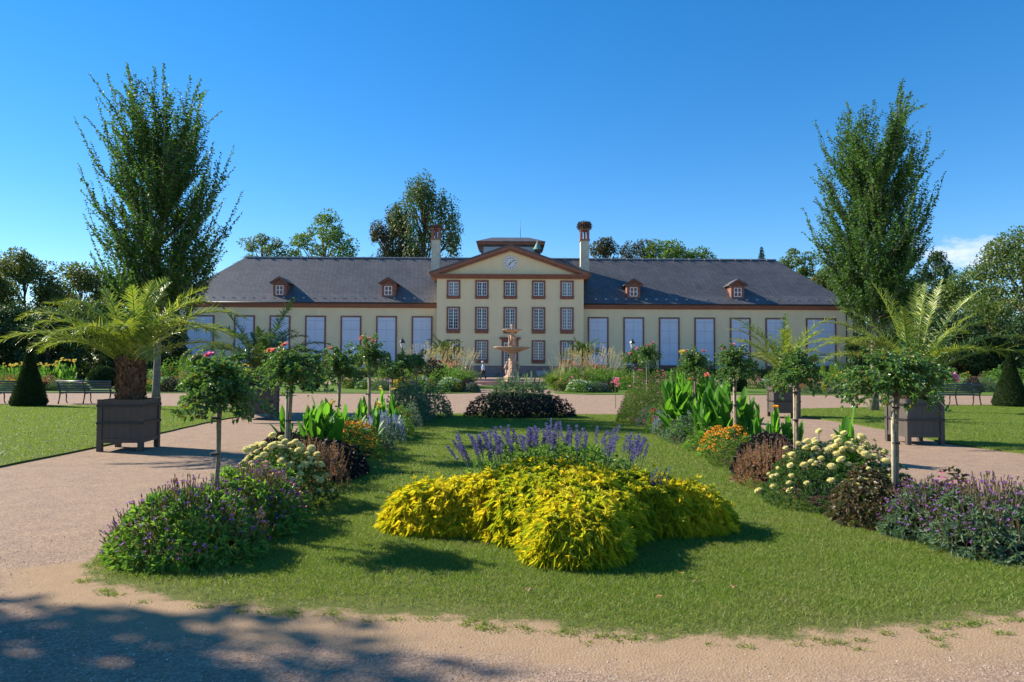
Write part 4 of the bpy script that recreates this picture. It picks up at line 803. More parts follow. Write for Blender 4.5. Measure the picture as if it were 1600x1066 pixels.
# street lamps
def lamp(xc, yb, topy, lab):
    p = gp(xc, yb); Y = p[1]; H = (yb-topy)/F_PX*Y; e = tag(empty('street_lamp', p), lab, 'street lamp', 'lantern lamps before the pavilion'); s = H/4.0
    q = MB(); q.lathe([(.14*s, 0), (.12*s, .5*s), (.06*s, .7*s), (.045*s, 2.9*s), (.09*s, 3.0*s), (.03*s, 3.08*s)], 12); q.build('post', M['lampmetal'], e)
    q = MB(); q.lathe([(.10*s, 3.1*s), (.22*s, 3.55*s)], 6, sm=False); q.build('lantern_glass', M['lampglass'], e)
    q = MB(); q.lathe([(.27*s, 3.53*s), (.27*s, 3.58*s), (.16*s, 3.76*s), (.12*s, 3.80*s), (.12*s, 3.86*s), (.03*s, 3.92*s), (.03*s, 4.0*s), (0, 4.0*s)], 6, sm=False); q.lathe([(.03*s, 3.05*s), (.12*s, 3.1*s), (.12*s, 3.12*s)], 6); q.build('lantern_cap', M['lampmetal'], e)
lamp(628, 598, 528, 'dark street lamp with glass lantern in front of the left wing'); lamp(988, 600, 529, 'dark street lamp with glass lantern in front of the right wing')
q = gp(1597, 600); e = tag(empty('globe_lamp', q), 'slim post with small round blue green top at the right edge', 'post'); qq = MB(); qq.tube([(0, 0, 0), (0, 0, 3.0)], .07); qq.build('post', M['bark'], e); qq = MB(); qq.sphere((0, 0, 3.15), .2); qq.build('globe', M['verdigris'], e)
q = gp(1543, 596); e = tag(empty('boulder', q), 'pale leaning boulder among the far right beds', 'boulder'); qq = MB(); qq.sphere((0, 0, 1.0), (.55, .4, 1.1), seg=9, ring=6, sm=False); qq.build('stone', M['zinc'], e)

# ================================================================== STANDARD ROSE TREES
def rose_mesh(seed, cw, ch, zc, nshoot, flowers, two=False, tw=.021):
    r = np.random.default_rng(seed); zt = zc-ch*.28
    tk = MB(); z = np.linspace(0, zt, 8); tk.tube(np.stack([np.cumsum(r.normal(size=8)*.006), np.cumsum(r.normal(size=8)*.006), z], 1), tw*np.array([1.25, 1.05, 1, .95, .95, 1, 1.1, 1.3]), 9)
    st = MB(); st.tube([(-.042 if two else -.012, -.01 if two else .042, 0), (-.042 if two else -.012, -.008 if two else .040, zt-.05)], tw*(.95 if two else .8), 8)
    ti = []
    for zz in (.30*zt, .62*zt, .9*zt): t_ = MB(); t_.tube([(-.02, -.015, zz), (-.02, -.015, zz+.02)], tw*1.9, 10, sm=False); ti.append(t_)
    lf = MB(); br = MB()
    for i in range(nshoot):
        az = i*2.399+r.uniform(-.4, .4); el = r.uniform(-.25, 1.35)
        reach = np.array([math.cos(az)*math.cos(el)*cw/2, math.sin(az)*math.cos(el)*cw/2, math.sin(el)*ch*.62]); f_ = r.uniform(.6, 1.1) if i % 7 else 1.25
        base = np.array([0, 0, zt]); k = 6; t = np.linspace(0, 1, k); pts = base+reach*f_*t[:, None]+np.array([0, 0, 1.])*(ch*.22*np.sin(t*math.pi*.8))[:, None]-np.array([0, 0, 1])*(t**3*ch*.16*(1.2-math.sin(max(el, 0))))[:, None]+np.cumsum(r.normal(size=(k, 3))*.012, 0)
        br.tube(pts, np.linspace(.007, .002, k), 4, 0, False)
        m = 26; tt = r.uniform(.28, 1.03, m); ix = np.minimum((tt*(k-1)).astype(int), k-2); P = pts[ix]+(pts[ix+1]-pts[ix])*((tt*(k-1))-ix)[:, None]+r.normal(size=(m, 3))*.028
        Pn = nrm(P-base+[0, 0, .02]); tip = r.uniform(0, 1) < .22
        rosettes(lf, r, P, Pn, 5, .045, .030, 0, .9, .25, fold=.25)
        if tip: rosettes(lf, r, pts[-1:]+r.normal(size=(3, 3))*.03, np.array([[0, 0, 1.]]*3)+Pn[:3], 5, .045, .022, 1, .7, .1)
    fl = MB()
    if len(flowers):
        P = []
        for (a_, e_, d_) in flowers:
            a_, e_ = R(a_), R(e_); P.append([math.cos(a_)*math.cos(e_)*cw/2*d_, math.sin(a_)*math.cos(e_)*cw/2*d_, zt+ch*.22+math.sin(e_)*ch*.6*d_])
        P = np.array(P)
        for off in ((0, 0, 0), (.012, 0, .006), (-.01, .005, -.006)): blossoms(fl, r, P+off, .050, 0, 9, .8, up=nrm(P-[0, 0, zt]))
    return tk, st, ti, lf, br, fl
roses = []
def rose(xpx, Yv, ztop_px, cw, ch, seed, lab, flowers=(), petalm='pink', two=False, nshoot=60, sidex=None, loc=None):
    p = loc if loc else gp(xpx, 568+1760/Yv+ (xpx-800)*.005)
    x = (xpx-800)/F_PX*Yv; e = tag(empty('rose_tree', (x, Yv, .03)), lab, 'rose tree', 'standard rose trees along the flower beds')
    tk, st, ti, lf, br, fl = rose_mesh(seed, cw, ch, ztop_px, nshoot, flowers, two)
    tk.build('trunk', M['rosebark'], e); st.build('stake', M['stake'], e); [t_.build('tie', M['strap'], e) for t_ in ti]; br.build('branch', M['rosebark'], e); lf.build('crown', [M['rose'], M['rosetip']], e)
    if len(flowers): fl.build('rose_bloom', M[petalm], e)
rose(343, 6.45, 1.32, .74, .56, 201, 'nearest left rose tree with one pink bloom on top of its crown', [(250, 70, 1.05)], nshoot=74)
rose(455, 9.2, 1.46, .94, .62, 202, 'second rose tree of the left row, over the dark purple clump', [(200, 60, .9), (170, 50, 1), (240, 75, 1.0)], 'salmon', True, 78)
rose(530, 11.8, 1.50, .68, .60, 203, 'third rose tree of the left row, behind the bright green canna', [(200, 66, 1)], 'salmon', nshoot=60)
rose(577, 14.2, 1.68, .80, .70, 204, 'fourth rose tree of the left row, rising above its neighbours with coral shoots', [(100, 70, 1), (200, 70, 1.1), (270, 70, 1), (300, 55, 1.0), (230, 60, 1.05)], 'salmon', nshoot=64)
rose(611, 16.8, 1.34, .74, .50, 205, 'low pale green rose tree, fifth of the left row', nshoot=44)
rose(630, 18.6, 1.55, .60, .50, 206, 'small dark rose tree, sixth of the left row', nshoot=44)
rose(652, 20.6, 1.58, .82, .60, 207, 'last rose tree of the left row beside the tall grasses', nshoot=48)
rose(1400, 7.06, 1.42, 1.04, .56, 211, 'nearest right rose tree with double stem and one big pink bloom', [(340, 8, .98), (345, 13, 1.0)], 'rosepink', True, 92)
rose(1244, 9.5, 1.46, .60, .52, 212, 'second rose tree of the right row, crown in front of the farther right tub', nshoot=54)
rose(1149, 12.1, 1.55, .72, .58, 213, 'third rose tree of the right row, behind the tall cannas', [(220, 80, 1.1), (150, 60, 1.05)], 'pink', nshoot=58)
rose(1085, 14.9, 1.55, .80, .62, 214, 'fourth rose tree of the right row, hidden up to its crown by the cannas', [(200, 60, 1.0), (320, 60, 1.0)], 'salmon', nshoot=56)
rose(1012, 20.0, 1.85, .80, .62, 215, 'fifth rose tree of the right row, above the airy pink flowered clump', [(200, 30, 1.0), (260, 40, 1.1), (300, 60, 1.05)], 'pink', nshoot=50)
rose(992, 21.4, 1.72, .66, .62, 216, 'last rose tree of the right row by the round lawn', [(230, 30, 1.0)], 'pink', nshoot=44)

# ================================================================== BEDDING PLANTS
def thing_at(name, loc, lab, cat, group=None, z=.03): return tag(empty(name, (loc[0], loc[1], z)), lab, cat, group)
def leafmound(r, rx, ry, h, n, L, W, mat_i=0, spread=.9, cnt=6, fill=.8, droop=.2, mode='kite', lump=.25, q=None, core=True, p=3.0):
    q = q or MB(); P, Nn = moundpts(r, n, rx, ry, h, fill, p, lump); rosettes(q, r, P, Nn, cnt, L, W, mat_i, spread, droop, mode)
    return q, P, Nn
def top_pts(r, n, rx, ry, h, lift=.02): P, Nn = moundpts(r, n, rx, ry, h, .12); P[:, 2] += lift; return P, Nn
BL = 'plants in the long left flower bed'; BR = 'plants in the long right flower bed'
# verbena
def verbena(loc, rx, ry, h, seed, lab, grp, leafm='herb', nl=900):
    r = np.random.default_rng(seed); e = thing_at('verbena', loc, lab, 'flower clump', grp)
    q, P, Nn = leafmound(r, rx, ry, h*.85, nl, .075, .021, cnt=9, droop=.2, spread=1.0, fill=.85); q.build('foliage', M[leafm], e)
    st = MB(); n = 620; Pb, Nb = moundpts(r, n, rx*.97, ry*.97, h*.8, .15); D = nrm(Nb*.6+[0, 0, 1.]+r.normal(size=(n, 3))*.25); L = r.uniform(.05, .17, n)[:, None]; Pt = Pb+D*L
    strips(st, Pb-D*.06, D, r.normal(size=(n, 3)), L[:, 0]+.06, .006, 0, 1, 0, 0, prof=lambda t: 1); kite(st, Pt-D*.035, D, r.normal(size=(n, 3)), .045, .013, 0, .6); st.build('flower_stem', M['herbdry'], e)
    k = r.uniform(0, 1, n) < .48; fl = MB(); blossoms(fl, r, Pt[k], .016, 0, 5, .5, up=D[k]); fl.build('blossom', M['purple'], e); return e
verbena((-2.66, 5.85), .62, .52, .54, 301, 'purple flowered verbena clump at the near end of the left bed', BL)
verbena((-2.52, 6.75), .54, .55, .60, 302, 'taller verbena clump with brown seed stems behind the nearest one in the left bed', BL, nl=700)
verbena((4.25, 6.15), .66, .60, .52, 303, 'sprawling verbena clump at the near end of the right bed', BR, 'grey')
verbena((3.95, 6.65), .46, .40, .48, 304, 'purple flowered clump at the foot of the double stemmed rose tree', BR, 'grey', 600)
# coleus
r = np.random.default_rng(305); e = thing_at('coleus', (3.70, 7.15), 'brown leaved clump between the verbena and the cream marigolds of the right bed', 'foliage clump', BR)
q, _, _ = leafmound(r, .46, .45, .46, 700, .06, .032, cnt=7, droop=.35); q.build('foliage', M['coleus'], e)
r = np.random.default_rng(306); e = thing_at('begonia', (-2.45, 7.15), 'small pink flowered clump between verbena and marigolds in the left bed', 'flower clump', BL)
q, _, _ = leafmound(r, .42, .35, .48, 300, .06, .03); q.build('foliage', M['herb'], e); P, _ = top_pts(r, 40, .4, .33, .48); q = MB(); blossoms(q, r, P, .028, 0, 5, .3); q.build('blossom', M['pink'], e)
r = np.random.default_rng(307); e = thing_at('begonia', (4.2, 6.75), 'small clump with pink and white blooms beside the nearest right rose stem', 'flower clump', BR)
q, _, _ = leafmound(r, .35, .3, .50, 260, .05, .028); q.build('foliage', M['coleus'], e); P, _ = top_pts(r, 22, .33, .28, .5); q = MB(); blossoms(q, r, P, .028, 0, 5, .3); q.build('blossom', M['pink'], e)
# marigolds with individual pompons
def pompon(r, rad):
    q = MB()
    for ring_, (el, L) in enumerate(((-.1, 1.0), (.15, 1.0), (.45, .98), (.75, .95), (1.05, .9), (1.35, .85))):
        k = max(5, int(17*math.cos(el*.95))); a = np.arange(k)/k*6.283+ring_*.5; D = np.stack([np.cos(a)*math.cos(el), np.sin(a)*math.cos(el), np.full(k, math.sin(el))], 1)+r.normal(size=(k, 3))*.07
        kite(q, np.zeros((k, 3)), D, [0, 0, 1.], rad*L, rad*.62, 0, .5, .78)
    q.sphere((0, 0, 0), rad*.72, seg=10, ring=6); return q.mesh('marigold_bloom', M['cream'])
rr_ = np.random.default_rng(310); pom = [pompon(rr_, .053) for _ in range(3)]
def marigold(loc, rx, ry, h, nb, seed, lab, grp):
    r = np.random.default_rng(seed); e = thing_at('marigold', loc, lab, 'flower clump', grp)
    q, _, _ = leafmound(r, rx, ry, h, int(1700*rx*ry/.5), .042, .012, cnt=10, spread=1.1, fill=.6); q.build('foliage', M['marileaf'], e)
    pts = []; tries = 0
    while len(pts) < nb and tries < 6000:
        tries += 1; P, _ = moundpts(r, 1, rx*.98, ry*.98, h, .10); c = P[0]
        if c[1] > ry*.55: continue
        if all(np.linalg.norm(c-o_) > .075 for o_ in pts): pts.append(c)
    for c in pts:
        o = bpy.data.objects.new('bloom', pom[r.integers(3)]); col.objects.link(o); o.parent = e; o.location = (c[0], c[1], c[2]+.045); s = r.uniform(.65, 1.12); o.scale = (s, s, s*.85); o.rotation_euler = (r.uniform(-.1, .5), r.uniform(-.3, .3), r.uniform(0, 6))
    st = MB()
    for c in pts: st.tube([(c[0], c[1], c[2]-.06), (c[0], c[1], c[2]+.04)], .004, 4)
    st.build('flower_stalk', M['marileaf'], e)
marigold((-2.62, 7.95), .62, .60, .60, 88, 311, 'cream pompon marigold clump in the left bed beside the nearest rose stem', BL)
marigold((3.72, 8.1), .82, .78, .64, 98, 312, 'large cream pompon marigold clump in the right bed', BR)
# spiky bronze
def spiky(loc, rx, ry, h, seed, lab, grp, mat, leafm, n=260, sl=.22, sw=.02, nl=350, LL=.06, LW=.02, per=None):
    r = np.random.default_rng(seed); e = thing_at('spike_flower', loc, lab, 'flower clump', grp)
    q, _, _ = leafmound(r, rx, ry, h*.72, nl, LL, LW, cnt=6); q.build('foliage', M[leafm], e)
    P, Nn = moundpts(r, n, rx*.95, ry*.95, h*.70, .15); D = nrm(Nn*.3+[0, 0, 1.]+r.normal(size=(n, 3))*.12); L = sl*r.uniform(.6, 1.2, n); sp = MB(); k = 12
    for j in range(k):
        t = j/(k-1); c = P+D*(L*(.25+.75*t))[:, None]; kite(sp, c, D*.6+r.normal(size=(n, 3))*.7, r.normal(size=(n, 3)), sw*(1.25-t*.7), sw*.7, 0, .2)
    strips(sp, P, D, r.normal(size=(n, 3)), L, .004, 0, 1, 0, 0, prof=lambda t: 1); sp.build('flower_spike', M[mat], e)
spiky((-2.50, 9.1), .38, .62, .50, 320, 'pinkish bronze spiky clump in front of the dark purple clump in the left bed', BL, 'bronze', 'bronze', 200)
spiky((3.42, 9.35), .46, .60, .50, 321, 'rusty pink spiky clump beside the cream marigolds in the right bed', BR, 'bronze', 'bronze', 240)
# dark purple clumps
def darkclump(loc, rx, ry, h, seed, lab, grp, n=900, L=.055, W=.034, mat='dark'):
    r = np.random.default_rng(seed); e = thing_at('dark_foliage', loc, lab, 'foliage clump', grp); q, _, _ = leafmound(r, rx, ry, h, n, L, W, cnt=7, droop=.1); q.build('foliage', M[mat], e); return e
darkclump((-3.05, 9.8), .62, .70, .52, 330, 'blackish purple leafy clump around the second rose stems', BL, 1400)
darkclump((-2.55, 10.0), .50, .70, .44, 331, 'blackish purple clump at the lawn edge below the first bright canna', BL, 900)
darkclump((3.75, 10.1), .56, .72, .52, 332, 'blackish purple leafy clump between rusty spikes and small canna in the right bed', BR, 1300)
# cannas
def canna(loc, rx, ry, h, nst, seed, lab, grp, flower=None, LL=.42, LW=.125, mat='canna', nf=6, z=.03, per=8):
    r = np.random.default_rng(seed); e = thing_at('canna', loc, lab, 'canna', grp, z); q = MB(); sm_ = MB(); tops = []
    for i in range(nst):
        a = r.uniform(0, 6.28); rad = math.sqrt(r.uniform(0, 1)); b = np.array([math.cos(a)*rx*rad*.8, math.sin(a)*ry*rad*.8, 0]); hh = h*r.uniform(.62, 1.0)*(1-.25*rad); lean = np.array([b[0]*.25, b[1]*.25, 0])
        top = b+lean+[0, 0, hh*.78]; sm_.tube([b, (b+top)/2, top], [.013, .011, .007], 5, 0, False); tops.append(top)
        m = per; t = np.linspace(.08, 1, m); P = b+(top-b)*t[:, None]; az = i+np.arange(m)*2.5+r.normal(size=m)*.4; el = .75+.75*t+r.normal(size=m)*.12
        D = np.stack([np.cos(az)*np.cos(el), np.sin(az)*np.cos(el), np.sin(el)], 1); strips(q, P, D, np.stack([-np.cos(az)*.8, -np.sin(az)*.8, np.full(m, .8)], 1), LL*h*r.uniform(.75, 1.15, m)*(1-.25*t), LW*h*r.uniform(.85, 1.2, m)*(1-.3*t), 0, 7, .35, r.uniform(.0, .28, m), prof=lambda u: math.sin(math.pi*min(1, u**.85*.97+.03))**.75)
    q.build("foliage", M[mat], e)
    if flower:
        fl = MB(); tt = [tops[i] for i in np.argsort([-t_[2] for t_ in tops])[:nf]]
        for c in tt:
            c2 = c+np.array([r.normal()*.03, r.normal()*.03, h*.32]); sm_.tube([c, c2], [.006, .004], 4, 0, False); PP = c2+r.normal(size=(4, 3))*.022*h
            blossoms(fl, r, PP, .05*max(h, .8), 0, 5, .9)
        fl.build('blossom', M[flower], e)
    sm_.build('stem', M['canna'], e); return e
canna((-2.98, 10.9), .56, .5, 1.22, 22, 340, 'bright green canna clump with broad upright leaves, nearest in the left bed', BL, None, .46, .115)
canna((-2.75, 12.3), .45, .5, .95, 7, 341, 'yellow flowered canna behind the nearest left canna', BL, 'yellow', nf=5)
canna((-2.85, 15.2), .55, .70, 1.0, 13, 342, 'second bright green canna clump of the left bed', BL, 'yellow', .48, .14, nf=2)
canna((4.0, 10.9), .42, .5, .92, 10, 343, 'smaller canna clump in the right bed behind the dark purple clump', BR, 'orange', .55, .15, nf=1)
canna((4.05, 8.45), .22, .2, 1.02, 4, 344, 'little canna growing out of the large cream marigold clump', BR, None, .52, .13)
canna((4.0, 13.2), .62, .60, 1.42, 18, 345, 'tall broad leaved canna clump in the right bed, right of the other tall clump', BR, 'salmon', .42, .13, nf=2)
canna((3.78, 15.3), .70, .80, 1.72, 22, 346, 'tallest canna clump of the right bed with one yellow flower high up', BR, 'yellow', .36, .105, nf=1)
# rudbeckia
def daisy(loc, rx, ry, h, n, seed, lab, grp, mat='orange', leafm='herb', rad=.034, eye=True, nl=500, z=.03, name='rudbeckia'):
    r = np.random.default_rng(seed); e = thing_at(name, loc, lab, 'flower clump', grp, z); q, _, _ = leafmound(r, rx, ry, h, nl, .06, .022, cnt=7); q.build('foliage', M[leafm], e)
    P, _ = top_pts(r, n, rx, ry, h, .04); fl = MB(); blossoms(fl, r, P, rad, 0, 9, -.05)
    for c in P: fl.sphere(c+np.array([0, -.002, .006]), (.009, .009, .008), 1, seg=6, ring=4)
    fl.build('blossom', [M[mat], M['eye']], e)
daisy((-2.62, 11.7), .50, .62, .55, 260, 350, 'orange black-eyed daisies in the left bed beside the bright canna', BL)
daisy((3.70, 12.05), .50, .48, .44, 240, 351, 'orange black-eyed daisies in the right bed', BR)
def herb(loc, rx, ry, h, seed, lab, grp, leafm='herb', fl=None, nfl=0, n=600, L=.05, W=.02, frad=.018, z=.03, cnt=7, name='bedding_plant', cat='foliage clump'):
    r = np.random.default_rng(seed); e = thing_at(name, loc, lab, cat, grp, z); q, _, _ = leafmound(r, rx, ry, h, n, L, W, cnt=cnt); q.build('foliage', M[leafm], e)
    if fl: P, _ = top_pts(r, nfl, rx, ry, h); b = MB(); blossoms(b, r, P, frad, 0, 6, .2); b.build('blossom', M[fl], e)
herb((3.45, 11.1), .32, .45, .34, 360, 'low grassy green plant at the right bed edge beside the purple clump', BR, 'cosleaf', W=.01)
herb((3.62, 13.0), .42, .62, .42, 361, 'low green clump with few pink blooms left of the right orange daisies', BR, 'herb', 'pink', 14)
herb((3.50, 14.4), .40, .65, .45, 362, 'leafy green clump below the pale blue spikes in the right bed', BR, 'grey', 'pink', 10)
herb((-2.50, 12.9), .34, .5, .36, 363, 'low grey green plant right of the orange daisies in the left bed', BL, 'grey')
herb((-3.05, 12.9), .34, .7, .55, 364, 'leafy filler plant below the third left rose tree', BL, 'herb')
herb((-3.1, 8.9), .3, .5, .36, 365, 'low leafy plant on the path side of the left marigolds', BL, 'herb')
spiky((3.62, 15.6), .48, .62, .64, 370, 'pale blue sage spikes over silvery leaves in the right bed', BR, 'lav', 'silver', 170, .24, .022, 420)
spiky((-2.60, 14.2), .46, .75, .62, 371, 'pale blue sage spikes over silvery leaves in the left bed', BL, 'lav', 'silver', 150, .22, .022, 460)
herb((-2.48, 15.8), .30, .45, .55, 372, 'red flowered clump at the lawn edge of the left bed', BL, 'herb', 'red', 40, frad=.028, cat='flower clump')
herb((3.36, 16.3), .22, .55, .52, 373, 'scarlet flowered clump at the lawn edge of the right bed', BR, 'herb', 'red', 75, frad=.030, cat='flower clump')
herb((-2.50, 17.2), .32, .5, .48, 374, 'silvery cushion plant at the lawn edge of the left bed', BL, 'silver', n=600, W=.008)
herb((3.55, 17.8), .42, .6, .42, 375, 'silvery cushion plant at the lawn edge of the right bed', BR, 'silver', n=600, W=.008)
darkclump((-2.72, 18.6), .62, 1.3, .98, 376, 'large grey green bushy clump near the far end of the left bed', BL, 2200, .06, .022, 'grey')
darkclump((-2.35, 20.6), .58, .9, .85, 377, 'grey green clump leaning over the far end of the left bed', BL, 1200, .06, .022, 'grey')
herb((-3.0, 20.5), .55, .9, 1.05, 378, 'leafy clump with a magenta bloom at the far end of the left bed', BL, 'herb', 'purple', 3, n=900, frad=.08)
def airy(loc, rx, ry, h, seed, lab, grp, nfl, pink=True):
    r = np.random.default_rng(seed); e = thing_at('cosmos', loc, lab, 'flower clump', grp); q, _, _ = leafmound(r, rx, ry, h, 1500, .07, .006, cnt=9, spread=1.1, fill=.7); leafmound(r, rx*.95, ry*.95, h*.95, 600, .05, .02, q=q); q.build('foliage', M['cosleaf'], e)
    P, _ = top_pts(r, nfl, rx, ry, h, .08); b = MB(); blossoms(b, r, P, .045, 0, 8, .15); b.build('blossom', M['pink'], e)
airy((3.62, 19.2), .78, 1.3, .98, 380, 'airy pale green cosmos clump with pink blooms near the far end of the right bed', BR, 22)
airy((3.95, 21.0), .70, .8, 1.15, 381, 'airy cosmos clump with pink blooms at the far end of the right bed', BR, 26)
r = np.random.default_rng(382); e = thing_at('phlox', gp(962, 640), 'hot pink flower head leaning over the left side of the airy clump', 'flower', BR); q = MB(); q.tube([(0, 0, 0), (.0, 0, .5), (-.05, 0, 1.0)], .01, 5); q.build('stem', M['canna'], e); q = MB(); P = r.normal(size=(16, 3))*[.10, .05, .10]+[0, 0, .95]; blossoms(q, r, P, .07, 0, 6, .2); q.build('blossom', M['pink'], e)
herb((4.05, 17.0), .5, .9, .85, 383, 'leafy filler clump behind the tallest canna', BR, 'herb', 'orange', 12, n=800, frad=.035)

# ================================================================== CENTRAL STAR BED
CXs, CYs = .45, 6.85
def starbed():
    r = np.random.default_rng(400); e = thing_at('golden_foliage', (CXs, CYs), 'golden yellow leafy mound with star arms in the middle of the lawn', 'foliage clump', z=.018)
    q = MB()
    AR = [(math.pi+.02, 1.66, .50), (0.0, 1.66, .50), (-math.pi/2+.08, 1.42, .58), (math.pi/2, 1.25, .55)]
    la, lb_ = lumps(r, 6, 3.0), lumps(r, 6, 7.0)
    def surf(x, y):
        x = x+.05*lb_(x, y); y = y+.05*lb_(y+3, x); z = .53*np.sqrt(np.clip(1-((x*x+y*y)/.80)**1.6, 0, 1))
        for a, A, w in AR:
            u = x*math.cos(a)+y*math.sin(a); v = -x*math.sin(a)+y*math.cos(a); t = np.clip(u/A, 0, 1); ww = w*(1-.38*t)
            d = np.sqrt((v/ww)**2+np.clip((u-(A-.34))/.34, 0, 9)**2+np.clip(-u/.5, 0, 9)**2); z = np.maximum(z, (.55-.25*t**1.3)*np.sqrt(np.clip(1-d**2.8, 0, 1)))
        return z*(1+.13*la(x*1.4, y*1.4)+.09*lb_(x, y))
    m = 60000; x = r.uniform(-1.8, 1.8, m); y = r.uniform(-1.6, 1.5, m); z = surf(x, y); ep = .02; gx = (surf(x+ep, y)-surf(x-ep, y))/(2*ep); gy = (surf(x, y+ep)-surf(x, y-ep))/(2*ep)
    wt = np.sqrt(1+np.clip(gx*gx+gy*gy, 0, 16)); k = (z > .02) & (r.uniform(0, 1, m) < wt/4.1*.62); x, y, z, gx, gy = x[k], y[k], z[k], gx[k], gy[k]; n = len(x)
    Nn = nrm(np.stack([-np.clip(gx, -3, 3), -np.clip(gy, -3, 3), np.ones(n)], 1)); P = np.stack([x, y, z*np.where(wt[k] > 2.2, r.uniform(.25, 1.05, n), r.uniform(.88, 1.1, n))], 1)
    cl = lumps(r, 6, 2.2); gg = (cl(P[:, 0]*1.5, P[:, 1]*1.5)+.22*((P[:, 0] > -.5) & (P[:, 1] < .1) & (P[:, 0] < .9))-.25*(P[:, 0] < -.6)+r.normal(size=len(P))*.25) > .12
    for mi, kk in ((0, ~gg), (1, gg)):
        for sz_, sel in ((.070, 0), (.088, 1), (.108, 2)):
            kq = np.flatnonzero(kk)[sel::3]; rosettes(q, r, P[kq]+Nn[kq]*(sz_-.1)*.8, Nn[kq]*.8+[0, 0, .10], 11, sz_, sz_*.23, mi, 1.1, .5, fold=.35)
    kq = r.choice(len(P), 420, replace=False); rosettes(q, r, P[kq]+Nn[kq]*r.uniform(.03, .10, 420)[:, None]*[1, 1, .8], Nn[kq]+[0, 0, .6], 9, .075, .016, 0, .8, .2)
    gxx, gyy = np.meshgrid(np.linspace(-1.7, 1.7, 60), np.linspace(-1.5, 1.4, 52)); zz = surf(gxx, gyy)*.80-.03; V = np.stack([gxx*.96, gyy*.96, np.maximum(zz, -.01)], -1).reshape(-1, 3)
    ii = np.array([(i*60+j, i*60+j+1, (i+1)*60+j+1, (i+1)*60+j) for i in range(51) for j in range(59)]); ii = ii[V[ii, 2].max(1) > 0]; q.add(V, ii, 1, True)
    q.build('foliage', [M['gold'], M['goldgreen']], e)
starbed()
def sage():
    r = np.random.default_rng(410); e = thing_at('sage', (CXs-.02, CYs+.30), 'violet blue sage rising from the middle of the golden mound', 'flower clump', z=.40)
    q, _, _ = leafmound(r, .90, .46, .38, 900, .055, .018, cnt=7, spread=1.0); q.build('foliage', M['herb'], e)
    st = MB()
    for i in range(96):
        x = r.uniform(-.92, .88); y = r.uniform(-.40, .35); b = np.array([x, y, .12+.1*(1-abs(x))]); h = r.uniform(.20, .36)*(1-.35*abs(x)**2)
        ln_ = np.array([x*.10+r.normal()*.03, r.normal()*.03, 0]); s0 = b+ln_*.5+[0, 0, h*.62]; s1 = s0+ln_*.6+[r.normal()*.02, 0, r.uniform(.11, .21)]; st.tube([b, s0, s1], [.004, .003, .002], 4, 0, False)
        m = 80; t = r.uniform(0, 1, m); a = r.uniform(0, 6.283, m); rad = .015*(1.15-t*.8); c = np.stack([np.cos(a), np.sin(a), 0*a], 1); P = s0+(s1-s0)*t[:, None]+c*rad[:, None]*.4
        sp = MB(); kite(sp, P, c+[0, 0, .5], [0, 0, 1.], .024, .017, 0, .5); sp.build('flower_spike', M['violet'], e)
    st.build('stem', M['grey'], e)
sage()
r = np.random.default_rng(411); e = thing_at('sage', (CXs+.86, CYs-.18), 'small drooping blue sage sprig on the right shoulder of the golden mound', 'flower clump', z=.42); q = MB(); st = MB()
for i in range(9):
    b = r.normal(size=3)*[.06, .05, .0]; t1 = b+[r.uniform(-.03, .14), r.normal()*.04, r.uniform(.05, .22)]; st.tube([b, t1], .003, 4, 0, False); m = 40; t = r.uniform(.4, 1, m)[:, None]; kite(q, b+(t1-b)*t+r.normal(size=(m, 3))*.006, r.normal(size=(m, 3)), [0, 0, 1.], .015, .01)
q.build('flower_spike', M['violet'], e); st.build('stem', M['grey'], e)
# dark clump with green heart in front of the round lawn
r = np.random.default_rng(420); cc = gp(815, 655); e = thing_at('dark_foliage', (cc[0], cc[1]+.75), 'wide dark purple flower clump with taller green heart at the far end of the lawn', 'foliage clump', z=.018)
q, _, _ = leafmound(r, 1.60, .80, .58, 2600, .075, .018, cnt=8, spread=.8, p=5); sp = MB(); P, Nn = moundpts(r, 900, 1.55, .78, .62, .2, 5); strips(sp, P, Nn*.4+[0, 0, 1.]+r.normal(size=P.shape)*.2, r.normal(size=P.shape), .12, .014, 0, 2, 0, 0); q.build('foliage', M['dusk'], e); sp.build('flower_spike', leafmat('dusky_violet_spike', [(.03, .02, .05), (.06, .05, .11)], .1), e)
q, _, _ = leafmound(r, 1.12, .55, 1.05, 1500, .10, .016, cnt=8, p=3, lump=.35); P, Nn = moundpts(r, 150, 1.0, .45, 1.05, .1); strips(q, P, Nn*.4+[0, 0, 1.]+r.normal(size=P.shape)*.15, r.normal(size=P.shape), .30, .03, 0, 4, .2, 0); q.build('green_heart', M['grey'], e)
for i, (x, y, lb) in enumerate(((826, 933, 'curled tan fallen leaf near the left front of the lawn'), (1083, 922, 'dry leaf on the lawn right of the golden mound'), (1148, 929, 'dry leaf on the lawn furthest right of the fallen ones'), (1033, 947, 'dry fallen leaf nearest the dirt edge'), (1067, 909, 'dry fallen leaf just right below the golden mound tip'), (945, 649, 'tan leaf at the far end of the lawn'))):
    p = gp(x, y); r = np.random.default_rng(430+i); e = tag(empty('fallen_leaf', (p[0], p[1], .06)), lb, 'leaf', 'dry leaves fallen on the lawn'); q = MB(); s = .035 if i < 5 else .06
    strips(q, [[0, 0, 0]]*3, [[1, .1, .15], [.7, .7, .1], [.7, -.6, .25]], [[0, 0, 1.]]*3, [s*1.4, s, s], [s*.7, s*.5, s*.5], 0, 4, .5, .3); q.build('blade', M['deadleaf'], e); e.rotation_euler = (0, 0, r.uniform(0, 6))

